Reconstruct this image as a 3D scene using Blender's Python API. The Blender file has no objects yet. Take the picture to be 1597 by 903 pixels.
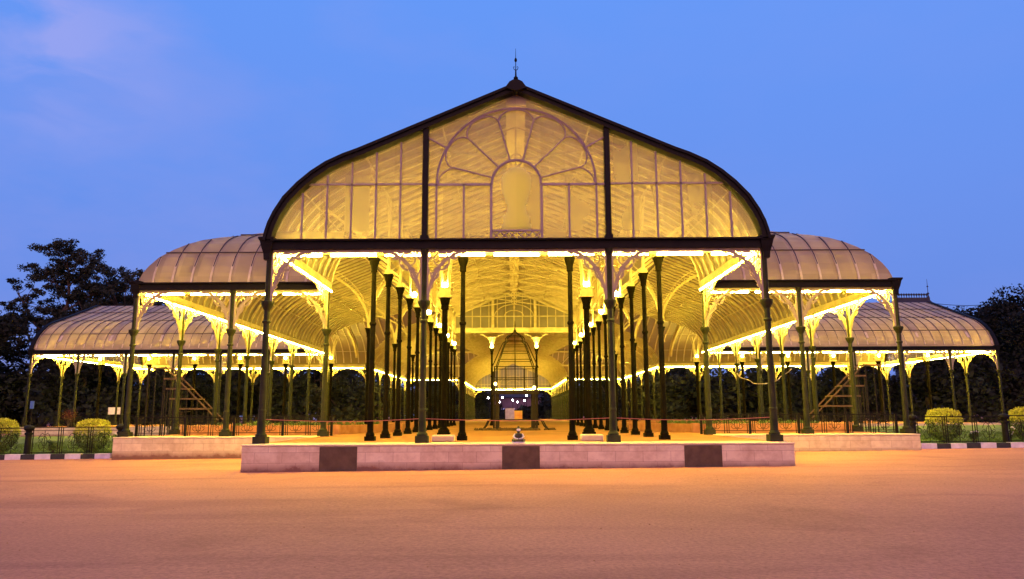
import bpy, math, random
from mathutils import Vector, Matrix
random.seed(7)
R = math.radians; PI = math.pi
S = bpy.context.scene

# ---------------------------------------------------------------- camera
cam = bpy.data.cameras.new('camera'); camo = bpy.data.objects.new('camera', cam)
S.collection.objects.link(camo); S.camera = camo
cam.sensor_width = 36; cam.lens = 26.83; cam.clip_start = .1; cam.clip_end = 3000
camo.matrix_world = Matrix.Translation((0, 0, 1.6)) @ Matrix.Rotation(R(90 + 9.33), 4, 'X') @ Matrix.Rotation(-0.0044, 4, 'Z')

# ---------------------------------------------------------------- sky, afterglow, exposure
W = bpy.data.worlds.new('World'); S.world = W; W.use_nodes = True
wn, wl = W.node_tree.nodes, W.node_tree.links
bg = wn['Background']
SUN_EL, SUN_AZ = R(14), R(180)          # afterglow low in the sky behind the camera
sky = wn.new('ShaderNodeTexSky'); sky.sky_type = 'NISHITA'; sky.sun_disc = False
sky.sun_elevation = R(4); sky.sun_rotation = SUN_AZ; sky.ozone_density = 6; sky.air_density = 1.3; sky.dust_density = .3
tc = wn.new('ShaderNodeTexCoord'); sep = wn.new('ShaderNodeSeparateXYZ'); wl.new(tc.outputs['Generated'], sep.inputs[0])
rmp = wn.new('ShaderNodeValToRGB'); wl.new(sep.outputs['Z'], rmp.inputs[0])
e = rmp.color_ramp.elements
e[0].position = 0; e[0].color = (.145, .23, .68, 1)
e[1].position = 1; e[1].color = (.05, .13, .50, 1)
for p, c in ((.10, (.155, .275, .81, 1)), (.28, (.155, .31, .90, 1)), (.50, (.14, .335, .98, 1)), (.7, (.09, .22, .75, 1))):
    k = e.new(p); k.color = c
mxs = wn.new('ShaderNodeMix'); mxs.data_type = 'RGBA'; mxs.inputs[0].default_value = .06
wl.new(rmp.outputs[0], mxs.inputs[6])
skm = wn.new('ShaderNodeVectorMath'); skm.operation = 'SCALE'; skm.inputs['Scale'].default_value = .12
wl.new(sky.outputs[0], skm.inputs[0]); wl.new(skm.outputs[0], mxs.inputs[7])
# thin dusk cloud wisps
mp = wn.new('ShaderNodeMapping'); mp.inputs['Scale'].default_value = (1.3, 1.3, 3.2); mp.inputs['Location'].default_value = (.35, .2, .1)
wl.new(tc.outputs['Generated'], mp.inputs[0])
nz = wn.new('ShaderNodeTexNoise'); nz.inputs['Scale'].default_value = 2.2; nz.inputs['Detail'].default_value = 7; nz.inputs['Roughness'].default_value = .55
wl.new(mp.outputs[0], nz.inputs[0])
cr = wn.new('ShaderNodeValToRGB'); cr.color_ramp.elements[0].position = .44; cr.color_ramp.elements[1].position = .74
cr.color_ramp.elements[1].color = (.42, .42, .42, 1)
wl.new(nz.outputs[0], cr.inputs[0])
# more cloud towards the upper left of the sky
lf = wn.new('ShaderNodeMapRange'); lf.inputs[1].default_value = .1; lf.inputs[2].default_value = -.6; lf.inputs[3].default_value = .22; lf.inputs[4].default_value = 1.2
wl.new(sep.outputs['X'], lf.inputs[0])
ml = wn.new('ShaderNodeMath'); ml.operation = 'MULTIPLY'; wl.new(cr.outputs[0], ml.inputs[0]); wl.new(lf.outputs[0], ml.inputs[1])
mc = wn.new('ShaderNodeMix'); mc.data_type = 'RGBA'; mc.inputs[7].default_value = (.36, .36, .80, 1)
wl.new(ml.outputs[0], mc.inputs[0]); wl.new(mxs.outputs[2], mc.inputs[6])
# one brighter wisp of cloud high at the left
vd = wn.new('ShaderNodeVectorMath'); vd.operation = 'DISTANCE'; vd.inputs[1].default_value = (-0.488, 0.771, 0.408); wl.new(tc.outputs['Generated'], vd.inputs[0])
vm = wn.new('ShaderNodeMapRange'); vm.interpolation_type = 'SMOOTHSTEP'; vm.inputs[1].default_value = .17; vm.inputs[2].default_value = .0; wl.new(vd.outputs['Value'], vm.inputs[0])
n2 = wn.new('ShaderNodeTexNoise'); n2.inputs['Scale'].default_value = 7; n2.inputs['Detail'].default_value = 9; n2.inputs['Roughness'].default_value = .5; n2.inputs['Distortion'].default_value = .5; wl.new(mp.outputs[0], n2.inputs[0])
c2 = wn.new('ShaderNodeMapRange'); c2.inputs[1].default_value = .40; c2.inputs[2].default_value = .66; wl.new(n2.outputs[0], c2.inputs[0])
m5 = wn.new('ShaderNodeMath'); m5.operation = 'MULTIPLY'; wl.new(vm.outputs[0], m5.inputs[0]); wl.new(c2.outputs[0], m5.inputs[1])
m6 = wn.new('ShaderNodeMix'); m6.data_type = 'RGBA'; m6.inputs[7].default_value = (.30, .37, .88, 1); wl.new(m5.outputs[0], m6.inputs[0]); wl.new(mc.outputs[2], m6.inputs[6]); wl.new(m6.outputs[2], bg.inputs[0])
bg.inputs[1].default_value = 1.0
sun = bpy.data.lights.new('afterglow', 'SUN'); suno = bpy.data.objects.new('afterglow', sun); S.collection.objects.link(suno)
sun.energy = 1.9; sun.angle = R(50); sun.color = (1, .36, .18)
suno.rotation_euler = (R(90) - R(26), 0, 0)
S.view_settings.view_transform = 'Standard'; S.view_settings.look = 'None'; S.view_settings.exposure = 0; S.view_settings.gamma = 1
S.cycles.use_denoising = True; S.cycles.max_bounces = 6; S.cycles.diffuse_bounces = 3; S.cycles.glossy_bounces = 2
S.cycles.transparent_max_bounces = 16; S.cycles.transmission_bounces = 4
S.cycles.sample_clamp_indirect = 4; S.cycles.sample_clamp_direct = 0; S.cycles.use_light_tree = True
S.cycles.caustics_reflective = False; S.cycles.caustics_refractive = False
TUBE = 760.0; WARM = (1.0, .71, .055)

# ---------------------------------------------------------------- materials
def mat(name, col, rough=.7, col2=None, scale=4, detail=5, bump=0, bscale=None, metal=0, spec=.4, lo=.35, hi=.65, coords='Object'):
    m = bpy.data.materials.new(name); m.use_nodes = True
    n, l = m.node_tree.nodes, m.node_tree.links
    b = n['Principled BSDF']; b.inputs['Roughness'].default_value = rough; b.inputs['Metallic'].default_value = metal
    b.inputs['Specular IOR Level'].default_value = spec; b.inputs['Base Color'].default_value = (*col, 1)
    if col2 or bump:
        t = n.new('ShaderNodeTexCoord'); z = n.new('ShaderNodeTexNoise'); z.inputs['Scale'].default_value = scale; z.inputs['Detail'].default_value = detail
        l.new(t.outputs[coords], z.inputs[0])
        if col2:
            r = n.new('ShaderNodeValToRGB'); r.color_ramp.elements[0].position = lo; r.color_ramp.elements[1].position = hi
            r.color_ramp.elements[0].color = (*col, 1); r.color_ramp.elements[1].color = (*col2, 1)
            l.new(z.outputs[0], r.inputs[0]); l.new(r.outputs[0], b.inputs['Base Color'])
        if bump:
            z2 = n.new('ShaderNodeTexNoise'); z2.inputs['Scale'].default_value = bscale or scale * 6; z2.inputs['Detail'].default_value = 6
            l.new(t.outputs[coords], z2.inputs[0])
            bp = n.new('ShaderNodeBump'); bp.inputs['Strength'].default_value = bump; bp.inputs['Distance'].default_value = .03
            l.new(z2.outputs[0], bp.inputs['Height']); l.new(bp.outputs[0], b.inputs['Normal'])
    return m
def emis(name, col, s):
    m = bpy.data.materials.new(name); m.use_nodes = True
    n, l = m.node_tree.nodes, m.node_tree.links
    n.remove(n['Principled BSDF']); em = n.new('ShaderNodeEmission'); em.inputs[0].default_value = (*col, 1); em.inputs[1].default_value = s
    l.new(em.outputs[0], n['Material Output'].inputs[0]); return m
def sheet(name, col, col2, trans, clear, scale=.6, tcol=None):
    """translucent roofing or glazing: principled + translucent + some see-through"""
    m = mat(name, col, .45, col2, scale, 6, 0)
    n, l = m.node_tree.nodes, m.node_tree.links; b = n['Principled BSDF']
    t = n.new('ShaderNodeBsdfTranslucent'); t.inputs[0].default_value = (*(tcol or col2), 1)
    tcc = n.new('ShaderNodeTexCoord'); sn = n.new('ShaderNodeVectorMath'); sn.operation = 'SNAP'; sn.inputs[1].default_value = (.76, .76, 1.8); wn_ = n.new('ShaderNodeTexWhiteNoise'); l.new(tcc.outputs['Object'], sn.inputs[0]); l.new(sn.outputs[0], wn_.inputs[0])
    pm = n.new('ShaderNodeMapRange'); pm.inputs[3].default_value = .80; pm.inputs[4].default_value = 1.12; l.new(wn_.outputs[0], pm.inputs[0]); src = b.inputs['Base Color'].links[0].from_socket
    pv = n.new('ShaderNodeVectorMath'); pv.operation = 'SCALE'; l.new(src, pv.inputs[0]); l.new(pm.outputs[0], pv.inputs['Scale']); l.new(pv.outputs[0], b.inputs['Base Color'])
    mx = n.new('ShaderNodeMixShader'); mx.inputs[0].default_value = trans; l.new(b.outputs[0], mx.inputs[1]); l.new(t.outputs[0], mx.inputs[2])
    out = mx
    if clear:
        tr = n.new('ShaderNodeBsdfTransparent'); m2 = n.new('ShaderNodeMixShader'); pc = n.new('ShaderNodeMapRange'); pc.inputs[3].default_value = clear-.07; pc.inputs[4].default_value = clear+.07; l.new(wn_.outputs[0], pc.inputs[0]); l.new(pc.outputs[0], m2.inputs[0])
        l.new(mx.outputs[0], m2.inputs[1]); l.new(tr.outputs[0], m2.inputs[2]); out = m2
    l.new(out.outputs[0], n['Material Output'].inputs[0]); return m
M = {}
M['iron'] = mat('dark_iron_paint', (.004, .0035, .004), .6, (.008, .007, .006), 5, 4, .15, spec=.15)
M['iron_col'] = mat('green_column_paint', (.014, .017, .008), .6, (.030, .032, .014), 2.5, 7, .25, spec=.14)
M['iron_inner'] = mat('shaded_column_paint', (.0025, .002, .0015), .8, (.007, .0055, .003), 2.5, 7, .25, spec=.04)  # column paint blackened in the colour, for shade on sides not lit from the front
M['cream'] = mat('cream_paint', (.66, .56, .38), .5, (.52, .43, .27), 3, 6, .15)
M['bracket'] = mat('spandrel_paint', (.40, .33, .22), .55, (.30, .24, .15), 3, 6, .15)
M['mauve'] = mat('pale_frame_paint', (.30, .23, .24), .5, (.24, .18, .19), 5)
M['roof'] = sheet('roof_sheet', (.265, .215, .14), (.35, .285, .19), .11, 0, .9, (.66, .50, .22))
M['glass'] = sheet('dusty_glass', (.60, .52, .45), (.70, .61, .52), .6, .63, .8, (.50, .45, .36))
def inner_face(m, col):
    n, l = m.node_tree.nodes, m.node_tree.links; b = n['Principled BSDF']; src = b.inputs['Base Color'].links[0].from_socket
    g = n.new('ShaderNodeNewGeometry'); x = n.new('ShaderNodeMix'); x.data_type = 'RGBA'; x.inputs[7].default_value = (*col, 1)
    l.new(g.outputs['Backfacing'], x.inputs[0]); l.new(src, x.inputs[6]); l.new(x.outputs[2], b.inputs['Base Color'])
inner_face(M['roof'], (.22, .165, .07))  # underside coloured darker, standing in for shade above the grazing tube lights
M['seam'] = mat('roof_seam', (.05, .035, .028), .6)
M['bulb'] = emis('tube_glow', WARM, TUBE)
M['flood'] = emis('flood_glow', (1, .74, .10), 420)
M['flood_up'] = emis('nave_flood_glow', (1, .72, .08), 1500)
M['white_lamp'] = emis('street_lamp_glow', (.9, .88, 1), 110)
M['sand'] = mat('sandy_floor', (.36, .14, .04), .9, (.21, .08, .022), .5, 8, .6, 12, lo=.3, hi=.7)
M['edge'] = mat('pale_coping', (.74, .58, .40), .8, (.58, .43, .29), 2, 6, .4)
M['granite'] = mat('dark_granite', (.050, .030, .016), .45, (.085, .055, .032), 5, 9, .2)
M['grass'] = mat('lawn', (.05, .10, .02), .9, (.10, .17, .035), 1.2, 8, .8, 40)
M['leaf'] = mat('tree_leaf', (.018, .024, .016), .7, (.04, .045, .028), .25, 4, spec=.15)
M['leaf_dark'] = mat('dark_leaf', (.010, .014, .014), .8, (.022, .026, .020), .2, 4, spec=.1)
M['hedge'] = mat('golden_hedge_leaf', (.40, .42, .03), .6, (.62, .60, .06), 6, 3, spec=.3)  # golden top leaves, with lamplight brightness put into the colour
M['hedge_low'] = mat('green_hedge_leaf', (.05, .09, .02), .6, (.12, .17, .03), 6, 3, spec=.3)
M['bark'] = mat('bark', (.045, .032, .024), .95, (.08, .058, .045), 2, 7, .8, 14)
M['white'] = mat('white_kerb_paint', (.78, .72, .74), .7, (.60, .55, .56), 4, 6, .3)
M['black'] = mat('black_kerb_paint', (.02, .022, .024), .7, (.035, .035, .035), 4, 6, .3)
M['soil'] = mat('soil', (.10, .05, .025), .95, (.05, .03, .015), 3, 8, .9, 20)
M['brick'] = mat('planter_brick', (.42, .19, .08), .85, (.30, .12, .05), 3, 6, .5)
M['rust'] = mat('rusty_iron', (.018, .009, .006), .8, (.009, .005, .004), 5, 6, .3)
M['timber'] = mat('weathered_timber', (.15, .08, .04), .8, (.08, .045, .025), 3, 7, .4)
M['slate'] = mat('slate_roof', (.05, .05, .06), .7, (.03, .03, .04), 2, 5)
def masonry():
    m = mat('painted_blockwork', (.60, .42, .36), .85)
    n, l = m.node_tree.nodes, m.node_tree.links; b = n['Principled BSDF']
    t = n.new('ShaderNodeTexCoord'); mp = n.new('ShaderNodeMapping'); mp.inputs['Rotation'].default_value = (R(90), 0, 0); l.new(t.outputs['Object'], mp.inputs[0])
    br = n.new('ShaderNodeTexBrick'); br.inputs['Scale'].default_value = 1; br.inputs['Brick Width'].default_value = .78; br.inputs['Row Height'].default_value = .29
    br.inputs['Mortar Size'].default_value = .006; br.inputs['Color1'].default_value = (.82, .69, .45, 1); br.inputs['Color2'].default_value = (.72, .59, .38, 1); br.inputs['Mortar'].default_value = (.42, .27, .20, 1)
    br.inputs['Mortar Smooth'].default_value = .6
    l.new(mp.outputs[0], br.inputs[0])
    z = n.new('ShaderNodeTexNoise'); z.inputs['Scale'].default_value = 2.2; z.inputs['Detail'].default_value = 9; z.inputs['Roughness'].default_value = .65; l.new(t.outputs['Object'], z.inputs[0])
    r = n.new('ShaderNodeValToRGB'); r.color_ramp.elements[0].position = .32; r.color_ramp.elements[0].color = (.62, .52, .50, 1); r.color_ramp.elements[1].position = .62; r.color_ramp.elements[1].color = (1, 1, 1, 1); l.new(z.outputs[0], r.inputs[0])
    mx = n.new('ShaderNodeMix'); mx.data_type = 'RGBA'; mx.blend_type = 'MULTIPLY'; mx.inputs[0].default_value = .8
    l.new(br.outputs[0], mx.inputs[6]); l.new(r.outputs[0], mx.inputs[7])
    # splash dirt near the ground, ragged
    sp = n.new('ShaderNodeSeparateXYZ'); l.new(t.outputs['Object'], sp.inputs[0])
    ad = n.new('ShaderNodeMath'); ad.operation = 'MULTIPLY_ADD'; ad.inputs[1].default_value = -.5; l.new(z.outputs[0], ad.inputs[0]); l.new(sp.outputs['Z'], ad.inputs[2])
    mr = n.new('ShaderNodeMapRange'); mr.inputs[1].default_value = -.16; mr.inputs[2].default_value = .06; mr.inputs[3].default_value = 0; mr.inputs[4].default_value = 1; l.new(ad.outputs[0], mr.inputs[0])
    m3 = n.new('ShaderNodeMix'); m3.data_type = 'RGBA'; m3.inputs[6].default_value = (.22, .11, .07, 1); l.new(mr.outputs[0], m3.inputs[0]); l.new(mx.outputs[2], m3.inputs[7])
    l.new(m3.outputs[2], b.inputs['Base Color'])
    bp = n.new('ShaderNodeBump'); bp.inputs['Strength'].default_value = .5; bp.inputs['Distance'].default_value = .02; l.new(z.outputs[0], bp.inputs['Height']); l.new(bp.outputs[0], b.inputs['Normal'])
    return m
M['block'] = masonry()
def ground_mat():
    m = mat('forecourt_surface', (.50, .26, .17), .92)
    n, l = m.node_tree.nodes, m.node_tree.links; b = n['Principled BSDF']; b.inputs['Specular IOR Level'].default_value = .25
    t = n.new('ShaderNodeTexCoord')
    z = n.new('ShaderNodeTexNoise'); z.inputs['Scale'].default_value = .16; z.inputs['Detail'].default_value = 9; z.inputs['Roughness'].default_value = .6; l.new(t.outputs['Object'], z.inputs[0])
    r = n.new('ShaderNodeValToRGB'); r.color_ramp.elements[0].position = .35; r.color_ramp.elements[0].color = (.50, .213, .142, 1); r.color_ramp.elements[1].position = .66; r.color_ramp.elements[1].color = (.66, .285, .19, 1); l.new(z.outputs[0], r.inputs[0])
    z2 = n.new('ShaderNodeTexNoise'); z2.inputs['Scale'].default_value = 18; z2.inputs['Detail'].default_value = 8; z2.inputs['Roughness'].default_value = .75; l.new(t.outputs['Object'], z2.inputs[0])
    r2 = n.new('ShaderNodeValToRGB'); r2.color_ramp.elements[0].position = .3; r2.color_ramp.elements[0].color = (.62, .59, .58, 1); r2.color_ramp.elements[1].position = .62; r2.color_ramp.elements[1].color = (1.05, 1.05, 1.05, 1); l.new(z2.outputs[0], r2.inputs[0])
    mx = n.new('ShaderNodeMix'); mx.data_type = 'RGBA'; mx.blend_type = 'MULTIPLY'; mx.inputs[0].default_value = 1
    l.new(r.outputs[0], mx.inputs[6]); l.new(r2.outputs[0], mx.inputs[7])
    # soft shadow streaks painted along two diagonals, plus worn, damp patches
    last = mx.outputs[2]
    for rot, sc, ns, lo, c in ((38, (.06, .5, 1), 1.1, .38, (.82, .78, .82)), (-33, (.06, .5, 1), 1.3, .38, (.84, .80, .84)), (0, (.4, .4, 1), 1.0, .36, (.86, .82, .85))):
        mp = n.new('ShaderNodeMapping'); mp.inputs['Rotation'].default_value = (0, 0, R(rot)); mp.inputs['Scale'].default_value = sc; mp.inputs['Location'].default_value = (rot*.3, 3.1, 0); l.new(t.outputs['Object'], mp.inputs[0])
        z3 = n.new('ShaderNodeTexNoise'); z3.inputs['Scale'].default_value = ns; z3.inputs['Detail'].default_value = 7; z3.inputs['Distortion'].default_value = .6; l.new(mp.outputs[0], z3.inputs[0])
        r3 = n.new('ShaderNodeValToRGB'); r3.color_ramp.elements[0].position = lo-.06; r3.color_ramp.elements[0].color = (*c, 1); r3.color_ramp.elements[1].position = lo+.06; r3.color_ramp.elements[1].color = (1, 1, 1, 1); l.new(z3.outputs[0], r3.inputs[0])
        m2 = n.new('ShaderNodeMix'); m2.data_type = 'RGBA'; m2.blend_type = 'MULTIPLY'; m2.inputs[0].default_value = 1
        l.new(last, m2.inputs[6]); l.new(r3.outputs[0], m2.inputs[7]); last = m2.outputs[2]
    l.new(last, b.inputs['Base Color'])
    bp = n.new('ShaderNodeBump'); bp.inputs['Strength'].default_value = .7; bp.inputs['Distance'].default_value = .02; l.new(z2.outputs[0], bp.inputs['Height']); l.new(bp.outputs[0], b.inputs['Normal'])
    return m
M['ground'] = ground_mat()

# ---------------------------------------------------------------- helpers
class MB:
    def __init__(s): s.v = []; s.f = []; s.mi = []; s.cur = 0
    def add(s, vs, fs):
        o = len(s.v); s.v += [tuple(p) for p in vs]; s.f += [tuple(i + o for i in f) for f in fs]; s.mi += [s.cur] * len(fs); return s
    def box(s, x0, x1, y0, y1, z0, z1):
        return s.add([(x0,y0,z0),(x1,y0,z0),(x1,y1,z0),(x0,y1,z0),(x0,y0,z1),(x1,y0,z1),(x1,y1,z1),(x0,y1,z1)],
                     [(0,3,2,1),(4,5,6,7),(0,1,5,4),(1,2,6,5),(2,3,7,6),(3,0,4,7)])
    def tube(s, pts, r, n=6, closed=False, cap=True):
        pts = [Vector(p) for p in pts]; N = len(pts); vs = []; fs = []
        rr = r if isinstance(r, (list, tuple)) else [r] * N
        for i, p in enumerate(pts):
            if closed: d = pts[(i+1) % N] - pts[i-1]
            else: d = pts[min(i+1, N-1)] - pts[max(i-1, 0)]
            d.normalize() if d.length > 1e-9 else None
            up = Vector((0,0,1)) if abs(d.z) < .95 else Vector((0,1,0))
            a = d.cross(up).normalized(); b = d.cross(a)
            for k in range(n):
                t = 2*PI*(k+.5)/n; vs.append(p + (a*math.cos(t) + b*math.sin(t))*rr[i])
        for i in range(N if closed else N-1):
            j = (i+1) % N
            for k in range(n): fs.append((i*n+k, i*n+(k+1)%n, j*n+(k+1)%n, j*n+k))
        if cap and not closed: fs.append(tuple(range(n))); fs.append(tuple((N-1)*n+k for k in range(n-1, -1, -1)))
        return s.add(vs, fs)
    def bar(s, p, q, w, h, up=(0,0,1)):
        p, q = Vector(p), Vector(q); d = (q-p).normalized(); u = Vector(up)
        a = d.cross(u)
        if a.length < 1e-4: a = d.cross(Vector((0,1,0)))
        a.normalize(); b = a.cross(d).normalized(); vs = []
        for c in (p, q):
            for i, j in ((-1,-1),(1,-1),(1,1),(-1,1)): vs.append(c + a*(w/2*i) + b*(h/2*j))
        return s.add(vs, [(0,3,2,1),(4,5,6,7),(0,1,5,4),(1,2,6,5),(2,3,7,6),(3,0,4,7)])
    def poly(s, pts, w, h, up=(0,0,1)):
        for a, b in zip(pts, pts[1:]): s.bar(a, b, w, h, up)
        return s
    def lathe(s, prof, n=12, c=(0,0,0)):
        vs = []; fs = []
        for r, z in prof:
            for k in range(n): t = 2*PI*(k+.5)/n; vs.append((c[0]+r*math.cos(t), c[1]+r*math.sin(t), c[2]+z))
        for i in range(len(prof)-1):
            for k in range(n): fs.append((i*n+k, i*n+(k+1)%n, (i+1)*n+(k+1)%n, (i+1)*n+k))
        fs.append(tuple(range(n-1, -1, -1))); fs.append(tuple((len(prof)-1)*n+k for k in range(n)))
        return s.add(vs, fs)
    def prism_y(s, pts, y0, y1):
        n = len(pts); vs = [(x, y0, z) for x, z in pts] + [(x, y1, z) for x, z in pts]
        fs = [tuple(range(n)), tuple(range(2*n-1, n-1, -1))] + [(i, i+n, (i+1) % n + n, (i+1) % n) for i in range(n)]
        return s.add(vs, fs)
    def mesh(s, name, *mats, smooth=False):
        me = bpy.data.meshes.new(name); me.from_pydata(s.v, [], s.f)
        for m in mats: me.materials.append(m)
        if len(mats) > 1: me.polygons.foreach_set('material_index', s.mi)
        if smooth: me.polygons.foreach_set('use_smooth', [True]*len(me.polygons))
        me.update(); return me
def obj(name, me, parent=None, loc=(0,0,0), rz=0):
    o = bpy.data.objects.new(name, me); S.collection.objects.link(o); o.location = loc; o.rotation_euler[2] = rz
    if parent: o.parent = parent
    return o
def tag(o, label=None, cat=None, group=None, kind=None):
    if label: o['label'] = label
    if cat: o['category'] = cat
    if group: o['group'] = group
    if kind: o['kind'] = kind
    return o
def empty(name, loc, label, cat, group=None, rz=0):
    return tag(obj(name, None, None, loc, rz), label, cat, group)

def gz(x, y=0):
    x = max(-45, min(45, x)); return .1 + .0075*x
CX = .15
# ---------------------------------------------------------------- ground
b = MB(); xs = [-900, -300, -120, -45, -30, -20, -10, 0, 10, 20, 30, 45, 120, 300, 900]; ys = [-200, -60, 0, 20, 40, 80, 160, 400, 1200]
b.add([(x, y, gz(x)) for y in ys for x in xs], [(j*len(xs)+i, j*len(xs)+i+1, (j+1)*len(xs)+i+1, (j+1)*len(xs)+i) for j in range(len(ys)-1) for i in range(len(xs)-1)])
tag(obj('ground', b.mesh('ground', M['ground'])), kind='structure')
# hall floor: earth inside the cross-shaped plan
b = MB(); T0, T1, TC, TH = 61.5, 80.0, 70.75, 9.25
for x0, x1, y0, y1 in ((-7.7, 7.7, 23.4, 29.6), (-7.7, 7.7, 29.6, 30.9), (-15.45, 15.45, 30.9, 61.2), (-39.2, 39.2, 61.2, 80.3), (-15.45, 15.45, 80.3, 108), (-7.8, 7.8, 108, 150.3)):
    b.box(CX+x0, CX+x1, y0, y1, -.4, .8)
tag(obj('hall_floor', b.mesh('hall_floor', M['sand'])), kind='structure')
# lawns either side
def lawn(sgn):
    b = MB(); x0, x1 = (-75, -15.7) if sgn < 0 else (16.1, 75)
    zs = (gz(x0)+.16, gz(x1)+.16)
    nx, ny = 20, 14; vs = []; fs = []
    for j in range(ny+1):
        for i in range(nx+1):
            x = x0+(x1-x0)*i/nx; y = 30.78+(60.9-30.78)*j/ny
            vs.append((x, y, gz(x)+.1+(.04*math.sin(x*.9)*math.sin(y*.7) if 0 < i < nx and 0 < j < ny else 0)+.006*(y-30)))
    fs = [(j*(nx+1)+i, j*(nx+1)+i+1, (j+1)*(nx+1)+i+1, (j+1)*(nx+1)+i) for j in range(ny) for i in range(nx)]
    b.add(vs, fs); tag(obj('lawn', b.mesh('lawn', M['grass'])), kind='structure')
    # tufts
    rnd = random.Random(5 if sgn < 0 else 6); g = MB()
    for _ in range(16000):
        x = rnd.uniform(15.9, 28)*sgn; y = 30.9+rnd.random()**1.6*16; z = gz(x)+.08+.006*(y-30)
        a = rnd.uniform(0, PI); w = .03; h = rnd.uniform(.05, .13); dx, dy = math.cos(a)*w, math.sin(a)*w; lx, ly = rnd.uniform(-.04, .04), rnd.uniform(-.04, .04)
        g.add([(x-dx, y-dy, z), (x+dx, y+dy, z), (x+lx, y+ly, z+h)], [(0, 1, 2)])
    tag(obj('grass', g.mesh('grass', M['grass'])), 'short green grass blades of the lawn beside the glass hall', 'grass', kind='stuff')
lawn(-1); lawn(1)
# striped kerbs
def kerb(sgn):
    b = MB(); x = 15.72 if sgn < 0 else 15.98; k = 0
    while x < 60:
        w = .62 if k % 2 == 0 else .55; b.cur = k % 2
        xa, xb = sgn*x, sgn*(x+w-.012); lo, hi = min(xa, xb), max(xa, xb); zt = gz((lo+hi)/2)+.2
        yk = 30.45+random.uniform(-.012, .012)
        b.box(lo, hi, yk, 30.74, gz(lo)-.1, zt+random.uniform(-.008, .008)); x += w; k += 1
    tag(obj('kerb', b.mesh('kerb', M['white'], M['black'])), kind='structure')
kerb(-1); kerb(1)

# ---------------------------------------------------------------- plinths
def bev(o, w=.02):
    m = o.modifiers.new('bevel', 'BEVEL'); m.width = w; m.segments = 2; m.limit_method = 'ANGLE'; return o
pl = empty('front_plinth', (CX, 22.6, 0), 'low painted block plinth with three dark granite panels in front of the hall', 'plinth')
def plinth_body(x0, x1, y0, y1, name, parent, zt=.8, lip=.0):
    b = MB(); n = max(2, int((x1-x0)/.6)); b.box(x0, x1, y0, y1, -.5, zt-.055)
    o = bev(obj(name, b.mesh(name, M['block']), parent), .025)
    c = MB(); c.box(x0-lip-.015, x1+lip+.015, y0-lip-.015, y1, zt-.052, zt); bev(obj('coping', c.mesh('coping', M['edge']), parent), .02)
    return o
plinth_body(-7.78, 7.78, -.7, .8, 'wall', pl)
for cx in (-5.05, .08, 5.2):
    b = MB(); b.box(cx-.53, cx+.53, -.712, -.69, .06, .735); bev(obj('granite_panel', b.mesh('granite_panel', M['granite']), pl), .004)
for s, w in ((-1, 'left'), (1, 'right')):
    p = empty('side_plinth', (CX+s*11.5, 30.2, 0), 'long low pale plinth under the railing, running to the %s of the front plinth' % w, 'plinth', 'side plinths of the hall')
    plinth_body(-3.85, 3.85, -.65, .7, 'wall', p, .82)
for s, w in ((-1, 'left'), (1, 'right')):
    p = empty('wing_plinth', (CX+s*27.4, 60.9, 0), 'far pale plinth under the %s wing, behind the lawn' % w, 'plinth', 'plinths of the wings')
    plinth_body(-11.95, 11.95, -.35, .25, 'wall', p, .82)
for s, w in ((-1, 'left'), (1, 'right')):
    b = MB(); c = (CX+s*2.28, 23.95)
    b.box(c[0]-.34, c[0]+.34, c[1]-.3, c[1]+.3, .8, 1.0)
    tag(bev(obj('footing_block', b.mesh('footing_block', M['edge'])), .04), 'small pale masonry block on the floor just inside the %s facade column' % w, 'block', 'footing blocks behind the facade')

# ---------------------------------------------------------------- the glass hall
H = empty('glass_hall', (CX, 22.9, .8), 'long cast iron and glass hall lit from inside by warm tube lights', 'hall')
OFF = (0, -22.9, -.8)            # children are written with absolute y and z, x from the hall's axis
def part(name, mb, *mats, parent=None, smooth=False, label=None):
    o = obj(name, mb.mesh(name, *mats, smooth=smooth), parent or H, OFF if parent is None else (0, 0, 0))
    if label: o['label'] = label
    return o
PRO = [(0, 6.86), (.05, 7.12), (.13, 7.4), (.28, 7.74), (.55, 8.19), (.95, 8.63), (1.35, 8.98), (1.79, 9.28), (2.31, 9.53), (2.76, 9.7), (3.13, 9.86), (7.65, 11.83)]
def P(t):
    if t <= 0: return PRO[0][1]
    for (a, za), (c, zc) in zip(PRO, PRO[1:]):
        if t <= c: return za+(zc-za)*(t-a)/(c-a)
    return PRO[-1][1]+(t-7.65)*.43
SH = 15.3
def N_(x, y): return (P(7.65-abs(x)), 'x') if abs(x) <= 7.651 and 22.85 <= y <= 150.05 else None
def A_(x, y):
    a = abs(x)
    if a > SH+1e-3 or a < 4.69: return None
    if 30.39 <= y <= TC or TC <= y <= 108.01:
        f = lambda t: 6.86+.93*(P(t)-6.86)
        c = [(f(SH-a), 'x'), (f(y-30.4) if y <= TC else f(108-y), 'y'), (9.8+.435*(a-4.7), 'x')]
        return min(c, key=lambda q: q[0])
def T_(x, y):
    if abs(x) > 38.91 or y < T0-.01 or y > T1+.01: return None
    t = min(y-T0, T1-y); return (P(t*7.65/TH), 'y')
def Hh(x, y):
    c = [q for q in (N_(x, y), A_(x, y), T_(x, y)) if q]
    return max(c, key=lambda q: q[0]) if c else None
ts = [p[0] for p in PRO[:-1]]+[4.2, 5.3, 6.4]
gx = set([0, 4.7, 9.0, 10.6, 38.9, 20, 26, 32])
for t in ts: gx.add(round(7.65-t, 3)); gx.add(round(SH-t, 3))
gx.add(SH); gx = sorted(set([-v for v in gx]+list(gx))); gx = [v for i, v in enumerate(gx) if i == 0 or v-gx[i-1] > .012]
gy = set([22.9, 26, 61.5, TC, 80, 108, 150])
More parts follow.
